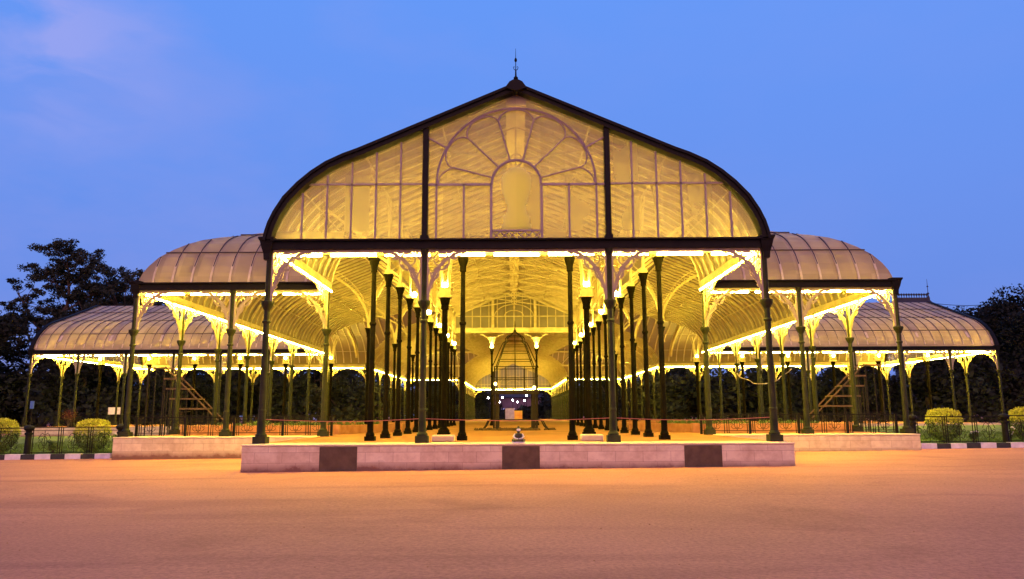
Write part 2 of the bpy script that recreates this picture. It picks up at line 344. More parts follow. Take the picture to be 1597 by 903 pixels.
for t in ts:
    gy.add(round(30.4+t, 3)); gy.add(round(108-t, 3)); gy.add(round(T0+t*TH/7.65, 3)); gy.add(round(T1-t*TH/7.65, 3))
for y in (42, 48, 54, 90, 97, 115, 125, 137): gy.add(y)
gy = sorted(gy); gy = [v for i, v in enumerate(gy) if i == 0 or v-gy[i-1] > .012]
def zone(x, y):
    if T0 < y < T1 and abs(x) > SH: return 'wing_left' if x < 0 else 'wing_right'
    if y > TC: return 'rear'
    if abs(x) > 7.65: return 'shoulder_left' if x < 0 else 'shoulder_right'
    return 'front'
zn = {}
for i in range(len(gx)-1):
    for j in range(len(gy)-1):
        x0, x1, y0, y1 = gx[i], gx[i+1], gy[j], gy[j+1]; mx, my = (x0+x1)/2, (y0+y1)/2
        if not Hh(mx, my): continue
        q = []
        for x, y in ((x0, y0), (x1, y0), (x1, y1), (x0, y1)):
            e_ = 1e-4; h = Hh(x+(mx-x)*e_, y+(my-y)*e_); q.append((x, y, h[0]))
        hc = Hh(mx, my)[0]; d02, d13 = abs((q[0][2]+q[2][2])/2-hc), abs((q[1][2]+q[3][2])/2-hc)
        zn.setdefault(zone(mx, my), MB()).add(q, [(0, 1, 2, 3)] if abs(d02-d13) < 1e-3 else ([(0, 1, 2), (0, 2, 3)] if d02 < d13 else [(0, 1, 3), (1, 2, 3)]))
RL = {'front': 'curved front hall roof running back behind the tall gable', 'shoulder_left': 'hipped rounded roof at the left of the front hall', 'shoulder_right': 'hipped rounded roof at the right of the front hall',
      'wing_left': 'low rounded roof of the far left wing', 'wing_right': 'low rounded roof of the far right wing', 'rear': 'roof of the rear hall'}
roofs = {}
for k, mb in zn.items(): roofs[k] = part('roof', mb, M['roof'], label=RL[k])
# standing seams outside, cream ribs inside, following the slopes
seam = {k: MB() for k in zn}; rib = {k: MB() for k in zn}
def line(pts_fn, us, want, wide=.045):
    run = []; zk = None
    def flush():
        if len(run) > 1:
            n = Vector((0, 0, 1))
            seam[zk].poly([(p[0], p[1], p[2]+.015) for p in run], wide, .045)
            rib[zk].poly([(p[0], p[1], p[2]-.06) for p in run], .085, .11)
    for u in us:
        x, y = pts_fn(u); h = Hh(x, y); z = zone(x, y) if h else None
        if h and h[1] == want and (zk is None or zk == z or not run):
            if not run: zk = z
            run.append((x, y, h[0]))
        else:
            flush(); run = []
            if h and h[1] == want: zk = z; run.append((x, y, h[0]))
    flush()
y = 23.3
fine_x = [v+(.002 if v < 0 else -.002) for v in gx]
while y < 149.8:
    if y < T0 or y > T1 or True: line(lambda u: (u, y), fine_x, 'x')
    y += .762
x = -38.6
fine_y = [v for v in gy]
while x < 38.7:
    line(lambda u: (x, u), fine_y, 'y'); x += .772
# purlins
def purl(zk, p, q, r=.03): seam[zk].tube([(p[0], p[1], p[2]+.035), (q[0], q[1], q[2]+.035)], r, 4); rib[zk].tube([(p[0], p[1], p[2]-.09), (q[0], q[1], q[2]-.09)], .03, 4)
f_ = lambda t: 6.86+.93*(P(t)-6.86)
for s, k in ((-1, 'shoulder_left'), (1, 'shoulder_right')):
    for t in (.75, 3.0): purl(k, (s*(SH-t), 30.4+t, f_(t)), (s*7.7, 30.4+t, f_(t))); purl(k, (s*(SH-t), 30.4+t, f_(t)), (s*(SH-t), T0, f_(t)))
for s, k in ((-1, 'wing_left'), (1, 'wing_right')):
    for t in (.62, 2.6, 5.2): purl(k, (s*38.9, T0+t*TH/7.65, P(t)), (s*SH, T0+t*TH/7.65, P(t))); purl(k, (s*38.9, T1-t*TH/7.65, P(t)), (s*SH, T1-t*TH/7.65, P(t)))
for s in (-1, 1):
    for t in (.95, 2.9, 5.3): purl('front', (s*(7.65-t), 23, P(t)), (s*(7.65-t), T0, P(t)))
    for t in (.95, 2.9): purl('rear', (s*(7.65-t), 80, P(t)), (s*(7.65-t), 150, P(t)))
for k in zn:
    part('roof_seam', seam[k], M['seam'], parent=roofs[k]); part('roof_rib', rib[k], M['cream'], parent=roofs[k])

# verge of the front gable: broad dark arch, then the gable window
def contour(off=0):       # left to right, outer edge lowered by off
    pts = []
    for t, z in PRO: pts.append((-(7.65-t), z))
    pts = pts + [(-x, z) for x, z in pts[:-1][::-1]]
    if off:
        out = []
        for i, p in enumerate(pts):
            a, c = Vector(pts[max(0, i-1)]), Vector(pts[min(len(pts)-1, i+1)])
            d = (c-a).normalized(); n = Vector((d.y, -d.x)); out.append((p[0]+n.x*off, p[1]+n.y*off))
        return out
    return pts
def band(mb, off0, off1, y0, y1):
    a, c = contour(off0) if off0 else contour(), contour(off1)
    n = len(a); vs = [(x, y0, z) for x, z in a]+[(x, y0, z) for x, z in c]+[(x, y1, z) for x, z in a]+[(x, y1, z) for x, z in c]; fs = []
    for i in range(n-1):
        fs += [(i, i+1, n+i+1, n+i), (2*n+i, 3*n+i, 3*n+i+1, 2*n+i+1), (i, 2*n+i, 2*n+i+1, i+1), (n+i, n+i+1, 3*n+i+1, 3*n+i)]
    fs += [(0, n, 3*n, 2*n), (n-1, 3*n-1, 4*n-1, 2*n-1)]
    mb.add(vs, fs)
g = MB(); band(g, -.04, .16, 22.62, 23.0); band(g, -.07, .02, 22.55, 22.62)
g.prism_y([(-.34, 11.70), (-.2, 11.90), (-.09, 11.96), (.09, 11.96), (.2, 11.90), (.34, 11.70), (0, 11.6)], 22.5, 23.02)
part('gable_arch', g, M['iron'], smooth=False)
GY = 22.86
win = MB()
def inner_z(x): return P(7.65-abs(x))-.2/math.cos(math.atan(.435)) - (.08 if abs(x) > 5.5 else 0)
def P2(x): return Vector((x, GY, 0))
def wb(p, q, w=.055): win.bar((p[0], GY, p[1]), (q[0], GY, q[1]), .07, w, (0, 0, 1)) if abs(p[0]-q[0]) > 1e-6 else win.box(p[0]-w/2, p[0]+w/2, GY-.035, GY+.035, min(p[1], q[1]), max(p[1], q[1]))
for s in (-1, 1):
    for k in range(1, 6):
        xx = s*(2.84+.755*k); wb((xx, 6.9), (xx, inner_z(xx)))
    wb((s*2.9, 8.68), (s*6.62, 8.68))
    for xx in (2.48, 1.63): wb((s*xx, 6.9), (s*xx, 8.68), .06)
    wb((s*.78, 6.9), (s*.78, 8.7), .08)
    wb((s*.78, 8.66), (s*2.8, 8.66), .07)
    wb((s*2.78, 10.2), (s*2.17, 9.85), .05)
M['frost'] = sheet('frosted_panel', (.62, .52, .34), (.70, .58, .38), .85, 0, .8, (.98, .98, .75))
C0 = (0, 8.68); RO, RI = 2.47, .76
def arc(r, a0, a1, n=24, c=C0, w=.06):
    pts = [(c[0]+r*math.cos(R(a0+(a1-a0)*i/n)), GY, c[1]+r*math.sin(R(a0+(a1-a0)*i/n))) for i in range(n+1)]
    win.tube(pts, w/2, 5)
arc(RO, 0, 180, 40, w=.075); arc(RI, 0, 180, 24, w=.09)
def pol(r, a): return Vector((C0[0]+r*math.cos(R(a)), GY, C0[1]+r*math.sin(R(a))))
bd = [15, 44.5, 75, 105, 135.5, 165]
for a in bd: win.tube([pol(RI, a), pol(2.06, a)], .03, 5)
for a0, a1 in zip(bd, bd[1:]):        # rounded petal heads
    p0, p1 = pol(2.06, a0), pol(2.06, a1); am = (a0+a1)/2; top = pol(RO-.04, am); pts = []
    for i in range(17):
        t = i/16; ang = a0+(a1-a0)*(.5-.5*math.cos(PI*t)); r = 2.06+(RO-.04-2.06)*math.sin(PI*t)
        pts.append(pol(r, ang))
    win.tube(pts, .026, 5)
for s in (0, 1):
    pts = []
    for i in range(9):
        t = i/8; a = 1+14*t; r = RO-.05-(RO-2.1)*t**2
        pts.append(pol(r, 180-a if s else a))
    win.tube(pts, .024, 5)
gw = part('gable_window', win, M['mauve'])
gl = MB(); cpts = contour(.18); cpts = [(x, z) for x, z in cpts if z > 6.95]
poly = [(-7.36, 6.9)]+cpts+[(7.36, 6.9)]
gl.prism_y(poly, GY+.06, GY+.075)
part('gable_glass', gl, M['glass'], parent=gw)
pi_ = MB()
for s in (-1, 1):
    pi_ = MB(); pi_.box(s*2.82-.085, s*2.82+.085, 22.70, 22.96, 7.02, P(7.65-2.82)-.08)
    pi_.box(s*2.82-.12, s*2.82+.12, 22.66, 23.0, 6.9, 7.02)
    part('gable_pier', pi_, M['iron'])
# state emblem: a plain cream silhouette on a pedestal in the middle light
hp = [(.44, 7.22), (.46, 7.36), (.40, 7.42), (.42, 7.62), (.34, 7.68), (.30, 7.8), (.27, 8.0), (.33, 8.08), (.38, 8.25), (.45, 8.45), (.47, 8.65), (.46, 8.85), (.40, 9.0), (.28, 9.08), (.22, 9.17), (.10, 9.19)]
em = MB(); em.prism_y([(-x_, z_) for x_, z_ in hp][::1]+[(x_, z_) for x_, z_ in hp[::-1]], GY-.05, GY+.02)
part('emblem', em, M['frost'], label='pale plain silhouette emblem standing in the arched middle light of the gable')
for k in range(6):
    xx = -.75+.25*k; wb((xx, 6.92), (xx+.25, 7.16), .03); wb((xx+.25, 6.92), (xx, 7.16), .03)
wb((-.76, 7.19), (.76, 7.19), .05)
gw.data = win.mesh('gable_window', M['mauve'])
fi = MB(); fi.lathe([(.10, 11.86), (.095, 11.95), (.06, 12.03), (.035, 12.08), (.075, 12.11), (.075, 12.15), (.03, 12.2), (.022, 12.4), (.014, 12.45), (.012, 12.68), (.04, 12.71), (.045, 12.75), (.035, 12.79), (.010, 12.83), (.005, 13.14)], 10, (0, 22.8, 0))
for s in (-1, 1): fi.tube([(0, 22.8, 12.4), (s*.05, 22.8, 12.43), (s*.075, 22.8, 12.49), (s*.06, 22.8, 12.53), (s*.035, 22.8, 12.51)], .011, 5)
part('finial', fi, M['iron'], smooth=True)
# gables elsewhere: wing ends and the far end, and the glazed screen over the crossing
for s, w in ((-1, 'left'), (1, 'right')):
    g = MB(); pts = [(T0+t*TH/7.65, z) for t, z in PRO]; pts = pts+[(T0+T1-a, z) for a, z in pts[:-1][::-1]]
    for (a, za), (c, zc) in zip(pts, pts[1:]): g.bar((s*38.92, a, za-.05), (s*38.92, c, zc-.05), .3, .26)
    o = part('wing_gable', g, M['iron'], label='gable frame at the outer end of the %s wing' % w)
    g = MB(); vs = [(s*38.9, a, z-.06) for a, z in pts]; n = len(vs); g.add(vs+[(s*38.92, a, z-.06) for a, z in pts], [tuple(range(n)), tuple(range(2*n-1, n-1, -1))]); part('gable_glass', g, M['glass'], parent=o)
    for k in range(1, 12):
        g = MB(); yy = T0+k*1.54; g.box(s*38.9-.03, s*38.9+.03, yy-.03, yy+.03, 6.86, P(min(yy-T0, T1-yy)*7.65/TH)-.15)
        part('mullion', g, M['mauve'], parent=o)
def screen(name, y, hw, z0, zf, pier, label, mat='cream', glass=True):
    g = MB(); g.box(-hw, hw, y-.12, y+.12, z0-.42, z0)
    n = int(hw/.62)
    for k in range(-n, n+1):
        xx = k*hw/n; g.box(xx-.03, xx+.03, y-.03, y+.03, z0, zf(xx)-.05)
    for k in range(n*2): 
        xa, xb = -hw+k*hw/n, -hw+(k+1)*hw/n; g.bar((xa, y, zf(xa)-.08), (xb, y, zf(xb)-.08), .16, .16)
    g.box(-hw, hw, y-.035, y+.035, (z0+zf(hw))/2+.35, (z0+zf(hw))/2+.42)
    for s in (-1, 1): g.box(s*pier-.11, s*pier+.11, y-.13, y+.13, z0, zf(pier)-.1)
    for r in (pier*.92, pier*.45): g.tube([(r*math.cos(R(a)), y-.05, (z0+zf(hw))/2+.38+.62*r*math.sin(R(a))) for a in range(0, 181, 12)], .035, 5)
    o = part(name, g, M[mat], label=label)
    if glass:
        q = MB(); pts = [(-hw, z0)]+[(x_, zf(x_)-.1) for x_ in [-hw+hw*k/6 for k in range(13)]]+[(hw, z0)]; q.prism_y(pts, y+.08, y+.095); part('gable_glass', q, M['grey_glass'], parent=o)
M['grey_glass'] = sheet('grey_glass', (.34, .30, .30), (.40, .36, .36), .4, .2, .8)
screen('crossing_screen', 60.9, 4.7, 8.5, lambda x: P(7.65-abs(x))-.2, 1.7, 'glazed screen high above the crossing deep inside the hall')
screen('rear_gable', 150, 7.5, 6.9, lambda x: P(7.65-abs(x))-.15, 2.8, 'glazed gable at the far end of the hall')

# eaves beams: dark fascia outside, cream web inside
fasc = MB(); web = MB(); tubes = []
def beam(p, q, out, L=1.5, gap=.32, z=6.62, inset=.17, tube=True):
    p, q, o = Vector((*p, 0)), Vector((*q, 0)), Vector((*out, 0)); d = (q-p).normalized()
    a, c = p+o*.06, q+o*.06
    fasc.bar(a+Vector((0, 0, z+.12)), c+Vector((0, 0, z+.12)), .16, .24); fasc.bar(a+o*.07-d*.05+Vector((0, 0, z+.262)), c+o*.07+d*.05+Vector((0, 0, z+.262)), .30, .045)
    a, c = p-o*.09, q-o*.09
    web.bar(a+Vector((0, 0, z+.10)), c+Vector((0, 0, z+.10)), .13, .32); web.bar(a-o*.02+Vector((0, 0, z-.075)), c-o*.02+Vector((0, 0, z-.075)), .2, .03)
    if tube:
        n = max(1, round((q-p).length/(L+gap))); st = (q-p).length/n
        for i in range(n):
            m = p+d*(st*(i+.5))-o*inset*1.3; tubes.append((m.x, m.y, z-.14, math.atan2(d.y, d.x), st-gap))
beam((-7.57, 22.9), (7.57, 22.9), (0, -1), 1.35)
for s in (-1, 1):
    beam((s*7.57, 23.1), (s*7.57, 30.2), (s, 0), 1.35)
    beam((s*7.72, 30.4), (s*15.2, 30.4), (0, -1), 1.35)
    beam((s*SH, 30.6), (s*SH, T0-.1), (s, 0), 2.3)
    beam((s*(SH+.2), T0), (s*38.7, T0), (0, -1), 2.0)
    beam((s*38.9, T0+.2), (s*38.9, T1-.2), (s, 0), 2.8)
    beam((s*38.7, T1), (s*(SH+.2), T1), (0, 1), 3.6)
    beam((s*SH, T1+.2), (s*SH, 107.8), (s, 0), 4.2)
    beam((s*7.8, 108), (s*15.1, 108), (0, 1), 7)
    beam((s*7.57, 108.2), (s*7.57, 149.8), (s, 0), 6.5)
beam((-7.4, 150), (7.4, 150), (0, 1), 7)
part('eaves_fascia', fasc, M['iron']); part('eaves_beam', web, M['cream'])
for s in (-1, 1):      # flared cornice ends at the corners
    for (x_, y_) in ((s*7.62, 22.86), (s*SH, 30.4), (s*38.9, T0)):
        co = MB(); co.lathe([(.13, 6.3), (.15, 6.5), (.22, 6.66), (.28, 6.86), (.34, 6.93), (.34, 6.98)], 4, (x_, y_, 0))
        part('cornice_cap', co, M['iron'])
# tube lights
tubes.sort(key=lambda t: -t[4]/(t[1]))
tmesh = {}
def tube_mesh(L):
    k = round(L, 1)
    if k not in tmesh:
        b = MB(); b.tube([(-k/2, 0, 0), (k/2, 0, 0)], .024, 6); b.cur = 1
        b.box(-k/2-.03, k/2+.03, -.035, .035, .034, .06); tmesh[k] = b.mesh('tube_light', M['bulb'], M['cream'])
    return tmesh[k]
for t in tubes[:98]: obj('tube_light', tube_mesh(t[4]), H, (t[0], t[1]-22.9, t[2]-.8), t[3])
rest = MB()
for t in tubes[98:]:
    d = Vector((math.cos(t[3]), math.sin(t[3]), 0))*t[4]/2; m = Vector(t[:3]); rest.tube([m-d, m+d], .035, 4)
if rest.v: tag(part('tube_light', rest, M['bulb'], label='the remaining small far tube lights'), kind='stuff')

# ---- columns
def spiral(mb, cx, cz, r, turns, a0, hand, w=.018, y=0):
    pts = []; n = int(16*turns)
    for i in range(n+1):
        t = i/n; rr = r*(1-.86*t); a = a0+hand*turns*2*PI*t; pts.append((cx+rr*math.cos(a), y, cz+rr*math.sin(a)))
    mb.tube(pts, [w*(1-.45*i/n) for i in range(n+1)], 4); mb.lathe([(.001, -.02), (w*1.7, 0), (.001, .02)], 5, (pts[-1][0], y, pts[-1][2]))
BH = 1.62; bm = {}
def bracket_mesh(L):
    """cast-iron spandrel: top at z=0, column side at x=0"""
    k = round(L, 2)
    if k in bm: return bm[k]
    b = MB(); x0 = .1; n = 16
    b.box(x0-.02, x0+.03, -.03, .03, -BH, -.02); b.box(x0, L, -.03, .03, -.05, -.005)
    ar = [(L-(L-x0-.02)*math.cos(PI/2*i/n), 0, -BH+(BH-.05)*math.sin(PI/2*i/n)) for i in range(n+1)]
    b.poly(ar, .10, .045, (0, 0, 1)) if False else b.tube(ar, .045, 4)
    ins = [(p[0]*.93, 0, p[2]*.93) for p in ar]; b.tube(ins[1:-1], .022, 4)
    u = (L-x0)
    spiral(b, x0+.30*u, -.34, .235*min(u, 1.4), 1.9, -PI/2, 1, .036)
    spiral(b, x0+.145*u, -.80, .125*min(u, 1.4), 1.6, PI/2, -1, .03)
    spiral(b, x0+.62*u, -.19, .105*min(u, 1.4), 1.5, PI, 1, .028)
    spiral(b, x0+.07*u, -1.13, .06*min(u, 1.4), 1.3, -PI/2, 1, .024)
    spiral(b, x0+.10*u, -.12, .07*min(u, 1.4), 1.3, 0, 1, .024)
    spiral(b, x0+.82*u, -.10, .045*min(u, 1.4), 1.2, PI, 1, .02)
    for (p, q, c) in (((x0, -1.3), (x0+.3*u, -.58), (x0+.16*u, -1.0)), ((x0, -.5), (x0+.14*u, -.92), (x0+.02*u, -.7)), ((x0+.12*u, -.02), (x0+.5*u, -.3), (x0+.4*u, -.05)), ((x0+.55*u, -.28), (x0+.92*u, -.05), (x0+.8*u, -.22))):
        b.tube([((1-t)**2*p[0]+2*t*(1-t)*c[0]+t*t*q[0], 0, (1-t)**2*p[1]+2*t*(1-t)*c[1]+t*t*q[1]) for t in [i/6 for i in range(7)]], .026, 4)
    for (lx, lz, la) in ((.2, -.6, .5), (.42, -.55, 1.2), (.5, -.1, 0), (.12, -1.0, 1.4), (.06, -.25, 1.2), (.36, -.12, .3), (.72, -.08, .2)):
        c = Vector((x0+lx*u, 0, lz)); d = Vector((math.cos(la), 0, math.sin(la)))*.11; nn = Vector((-d.z, 0, d.x))*.4
        b.add([c-d-Vector((0, .012, 0)), c+nn-Vector((0, .012, 0)), c+d-Vector((0, .012, 0)), c-nn-Vector((0, .012, 0)), c-d+Vector((0, .012, 0)), c+nn+Vector((0, .012, 0)), c+d+Vector((0, .012, 0)), c-nn+Vector((0, .012, 0))],
              [(0, 3, 2, 1), (4, 5, 6, 7), (0, 1, 5, 4), (1, 2, 6, 5), (2, 3, 7, 6), (3, 0, 4, 7)])
    bm[k] = b.mesh('bracket', M['bracket']); return bm[k]
def outer_mesh():
    b = MB(); b.box(-.19, .19, -.19, .19, 0, .2)
    b.lathe([(.165, .2), (.165, .25), (.115, .32), (.104, .9), (.115, .93), (.115, .97), (.10, 1.0), (.088, 3.55), (.125, 3.58), (.125, 3.62), (.088, 3.66), (.088, 3.95), (.115, 4.0), (.175, 4.12), (.19, 4.17), (.19, 4.22), (.10, 4.24),
             (.085, 4.3), (.08, 5.6), (.1, 5.7), (.13, 5.82)], 14)
    return b.mesh('column', M['iron_col'], smooth=False)
def inner_mesh(h=5.9, r=.082):
    b = MB(); b.box(-.16, .16, -.16, .16, 0, .14)
    b.lathe([(.14, .14), (.14, .2), (r+.02, .28), (r+.01, 1.5), (r, h-2.2), (r+.03, h-2.15), (r+.03, h-2.1), (r, h-2.06), (r-.008, h-.42), (r+.03, h-.4), (r+.02, h-.34), (r+.03, h-.22), (r+.07, h-.1), (r+.09, h)], 14)
    b.box(-.165, .165, -.165, .165, h-.001, h+.06)
    return b.mesh('inner_column', M['iron_inner'])
def pillar_mesh(h=5.55):
    r = .125; b = MB(); b.box(-.25, .25, -.25, .25, 0, .12)
    b.lathe([(.23, .12), (.23, .2), (r+.03, .3), (r, .34), (r-.01, h-.5), (r+.04, h-.46), (r+.03, h-.3), (r+.08, h-.1), (r+.10, h)], 16)
    return b.mesh('pillar', M['iron_inner'])
def pillar_head_mesh():
    b = MB(); b.box(-.28, .28, -.28, .28, 0, .08); b.box(-.24, .24, -.24, .24, .08, .34); b.box(-.30, .30, -.30, .30, .34, .40)
    for sx in (-1, 1):
        for sy in (-1, 1):
            b.tube([(sx*.14, sy*.14, .40), (sx*.15, sy*.15, .9), (sx*.22, sy*.22, 1.5), (sx*.42, sy*.42, 2.3)], [.075, .07, .06, .045], 6)
    return b.mesh('pillar_head', M['cream'])
def flood_mesh(m_='flood'):
    b = MB(); b.lathe([(.05, 0), (.09, .05), (.09, .16), (.04, .2)], 8); return b.mesh('flood_lamp', M[m_])
FU = flood_mesh('flood_up'); CM, IM, PM, PH, FM = outer_mesh(), inner_mesh(), pillar_mesh(), pillar_head_mesh(), flood_mesh()
def column(x, y, dirs):
    c = obj('column', CM, H, (x, y-22.9, 0))
    for ang, L in dirs: obj('bracket', bracket_mesh(L), c, (0, 0, 5.82), R(ang))
    return c
column(-7.57, 22.9, ((0, 1.4), (90, 1.5))); column(7.57, 22.9, ((180, 1.4), (90, 1.5)))
for s in (-1, 1): column(s*2.82, 22.9, ((0, 1.4), (180, 1.4)))
for s in (-1, 1):
    o_ = 0 if s > 0 else 180; i_ = 180-o_
    column(s*7.57, 30.4, ((-90, 2.2), (o_, 1.6)))
    column(s*11.4, 30.4, ((0, 1.4), (180, 1.4)))
    column(s*SH, 30.4, ((i_, 1.4), (90, 2.15)))
    st = (T0-30.4)/7
    for k in range(1, 7): column(s*SH, 30.4+st*k, ((90, 2.15), (-90, 2.15)))
    column(s*SH, T0, ((-90, 2.15), (o_, 1.1)))
    for x_ in (38.9, 35.07, 31.25, 27.4, 23.6, 19.75):
        d = ((0, 1.1), (180, 1.1)) if x_ < 38 else ((i_, 1.1), (90, 2.1))
        column(s*x_, T0, d)
    column(s*38.9, 66.0, ((-90, 2.1), (90, 2.1))); column(s*38.9, 75.5, ((-90, 2.1), (90, 2.1)))
    column(s*38.9, T1, ((-90, 2.1), (i_, 1.9)))
    for x_ in (35.0, 31.1, 27.2, 23.3, 19.3): column(s*x_, T1, ((0, 1.9), (180, 1.9)))
    column(s*SH, T1, ((o_, 1.9), (90, 1.9)))
    for y_ in (84, 88, 92, 96, 100, 104): column(s*SH, y_, ((90, 1.9), (-90, 1.9)))
    column(s*SH, 108, ((-90, 1.9), (i_, 1.9))); column(s*7.57, 108, ((o_, 1.9), (90, 2.0)))
    for k in range(1, 10): column(s*7.57, 108+4.2*k, ((90, 2.05), (-90, 2.05)))
    column(s*7.57, 150, ((i_, 3.0), (-90, 2.05)))
# inner rows with slender posts rising to the roof
post = MB(); post_m = {}
def post_mesh(h):
    k = round(h, 2)
    if k not in post_m:
        b = MB(); b.box(-.13, .13, -.13, .13, 0, .14); b.lathe([(.10, .14), (.06, .3), (.05, h)], 6)
        for a in (90, -90):
            L = 1.25; ca, sa = math.cos(R(a)), math.sin(R(a)); pts = [(ca*(L-(L-.06)*math.cos(PI/2*i/8)), sa*(L-(L-.06)*math.cos(PI/2*i/8)), .4+(h-.5)*math.sin(PI/2*i/8)) for i in range(9)]
            b.tube(pts, .03, 4)
        post_m[k] = b.mesh('post', M['cream'])
    return post_m[k]
for i in range(13):
    y_ = 24.9+2.96*i
    for s in (-1, 1):
        c = obj('inner_column', IM, H, (s*4.72, y_-22.9, 0)); h = P(7.65-4.72)-6.82
        obj('post', post_mesh(h), c, (0, 0, 5.96))
        if i in (3, 5, 7, 9, 11): obj('flood_lamp', FU, c, (-s*.22, -.1, 6.02))
for s in (-1, 1):
    c = obj('inner_column', IM, H, (s*1.77, 2.0, 0)); obj('post', post_mesh(P(7.65-1.77)-6.82), c, (0, 0, 5.96)) if False else None
    c = obj('inner_column', IM, H, (s*1.75, 59.9-22.9, 0)); obj('flood_lamp', FM, c, (0, -.3, 6.0))
    b = MB()
    for a in (0, 180): b.tube([((.9-.84*math.cos(PI/2*i/8))*math.cos(R(a)), 0, 1.1*math.sin(PI/2*i/8)) for i in range(9)], .05, 4)
    b.lathe([(.12, 0), (.08, .2), (.3, .75), (.42, .85)], 8)
    obj('post', b.mesh('post', M['cream']), c, (0, 0, 5.96))
ht = MB(); ht.box(-4.9, 4.9, 24.8, 25.0, 6.84, 6.98); part('tie_beam', ht, M['cream'])
def pillar(x, y):
    c = obj('pillar', PM, H, (x, y-22.9, 0)); obj('pillar_head', PH, c, (0, 0, 5.55)); f = obj('flood_lamp', FM, c, (0, -.2, 5.96))
for s in (-1, 1):
    pillar(s*2.9, 31)
    for x_ in (38.2, 33.7, 29.5, 25.3, 21.1, 16.9): pillar(s*x_, TC)
# arcade of tall arched ribs between the front nave and its aisles
def arcade():
    b = MB()
    for s, e_, zt in ((1, 3.4, 3.0), (-1, 2.75, 3.35)):
        pts = [((e_-e_*math.cos(PI/2*i/12))*s, 0, zt*math.sin(PI/2*i/12)) for i in range(13)]
        b.poly(pts, .12, .16, (0, 1, 0)); pts2 = [(p[0]*.9+s*.05, 0, p[2]*1.0+.28) for p in pts[:-2]]; b.poly(pts2, .05, .05, (0, 1, 0))
        for i in range(1, 10, 2): b.bar(pts[i], pts2[i], .04, .04, (0, 1, 0))
    return b
am = arcade().mesh('arched_rib', M['cream'])
IM2 = inner_mesh(5.2)
for k in (2, 4, 6):
    for s in (-1, 1):
        c = obj('inner_column', IM2, H, (s*7.57, 30.4+(T0-30.4)/7*k-22.9, 0)); r = obj('arched_rib', am, c, (0, 0, 5.25)); r.rotation_euler[2] = 0 if s > 0 else PI
for s in (-1, 1):
    r = MB()
    for e_, zt in ((-2.8, 3.2),):
        r.poly([(s*(7.57+(e_-e_*math.cos(PI/2*i/12))), 30.6, 6.6-.0+zt*.88*math.sin(PI/2*i/12)) for i in range(13)], .14, .18, (0, 1, 0))
    part('arched_rib', r, M['cream'])
    for k in range(1, 7):         # transverse arch ribs under the outer aisle vault
        y_ = 30.4+(T0-30.4)/7*k; pts = [(s*(SH-t), y_, f_(t)-.22) for t in (0.1, .28, .55, .95, 1.35, 1.79, 2.31, 3.13, 4.5)]
        r = MB(); r.poly(pts, .10, .14, (0, 1, 0)); part('aisle_rib', r, M['cream'])
# lattice girder along the nave
for s in (-1, 1):
    b = MB(); x_ = s*4.72
    for z in (8.0, 9.45): b.box(x_-.04, x_+.04, 36.7, 60.4, z-.04, z+.04)
    y_ = 36.74
    while y_ < 60:
        b.bar((x_, y_, 8.04), (x_, y_+.74, 9.4), .03, .05, (1, 0, 0)); b.bar((x_, y_+.74, 8.04), (x_, y_, 9.4), .03, .05, (1, 0, 0)); b.box(x_-.02, x_+.02, y_-.02, y_+.02, 8, 9.4)
        b.tube([(x_, y_+.37+.22*math.cos(a*PI/6), 8.72+.22*math.sin(a*PI/6)) for a in range(12)], .022, 4, closed=True)
        y_ += .74
    part('lattice_girder', b, M['cream'])
# roof trusses
def truss():
    b = MB()
    for s in (-1, 1):
        b.bar((s*-4.7, 0, 9.4), (s*2.6, 0, 10.55), .05, .07); b.bar((s*4.7, 0, 9.4), (s*2.5, 0, 10.5), .04, .05)
        b.bar((s*6.5, 0, 8.55), (s*4.75, 0, 7.2), .05, .09); b.bar((s*1.3, 0, 10.35), (s*1.3, 0, 11.2), .03, .04)
        b.bar((s*2.6, 0, 10.5), (s*.05, 0, 11.3), .03, .04)
    b.bar((0, 0, 9.75), (0, 0, 11.6), .05, .05, (0, 1, 0))
    b.tube([(.22*math.cos(a*PI/7), 0, 10.15+.22*math.sin(a*PI/7)) for a in range(14)], .035, 4, closed=True); b.lathe([(.02, 9.5), (.1, 9.65), (.06, 9.8)], 6)
    return b.mesh('truss', M['cream'])
tm = truss()
for i in range(12): obj('truss', tm, H, (0, 24.9+2.96*i-22.9+.02, -.8))
bigr = MB()
def broad(pts_fn, us):
    run = []
    for u in us+[None]:
        h = Hh(*pts_fn(u)) if u is not None else None
        if h: run.append((*pts_fn(u), h[0]-.16))
        else:
            if len(run) > 1: bigr.poly(run, .2, .22)
            run = []
for y_ in (82.5, 86, 89.5, 93, 96.5, 100, 103.5, 107): broad(lambda u: (u, y_), [v for v in fine_x if abs(v) < 15.2])
for k in range(-9, 10): broad(lambda u: (k*4.1, u), [v for v in fine_y if T0+.3 < v < T1-.3])
part('arched_rib', bigr, M['cream'], label='broad ribs under the roofs of the crossing and rear hall')
for k in range(20):       # broad arch ribs of the rear hall
    y_ = 108.4+2.1*k; b = MB(); b.poly([(x_, y_, z_) for x_, z_ in contour(.22)], .22, .22, (0, 1, 0)); part('arched_rib', b, M['cream'])
rg = MB(); rg.box(-.32, .32, 23.0, 61.5, 11.32, 11.56); rg.box(-.05, .05, 23.0, 61.5, 11.56, 11.78); part('ridge_board', rg, M['cream'])

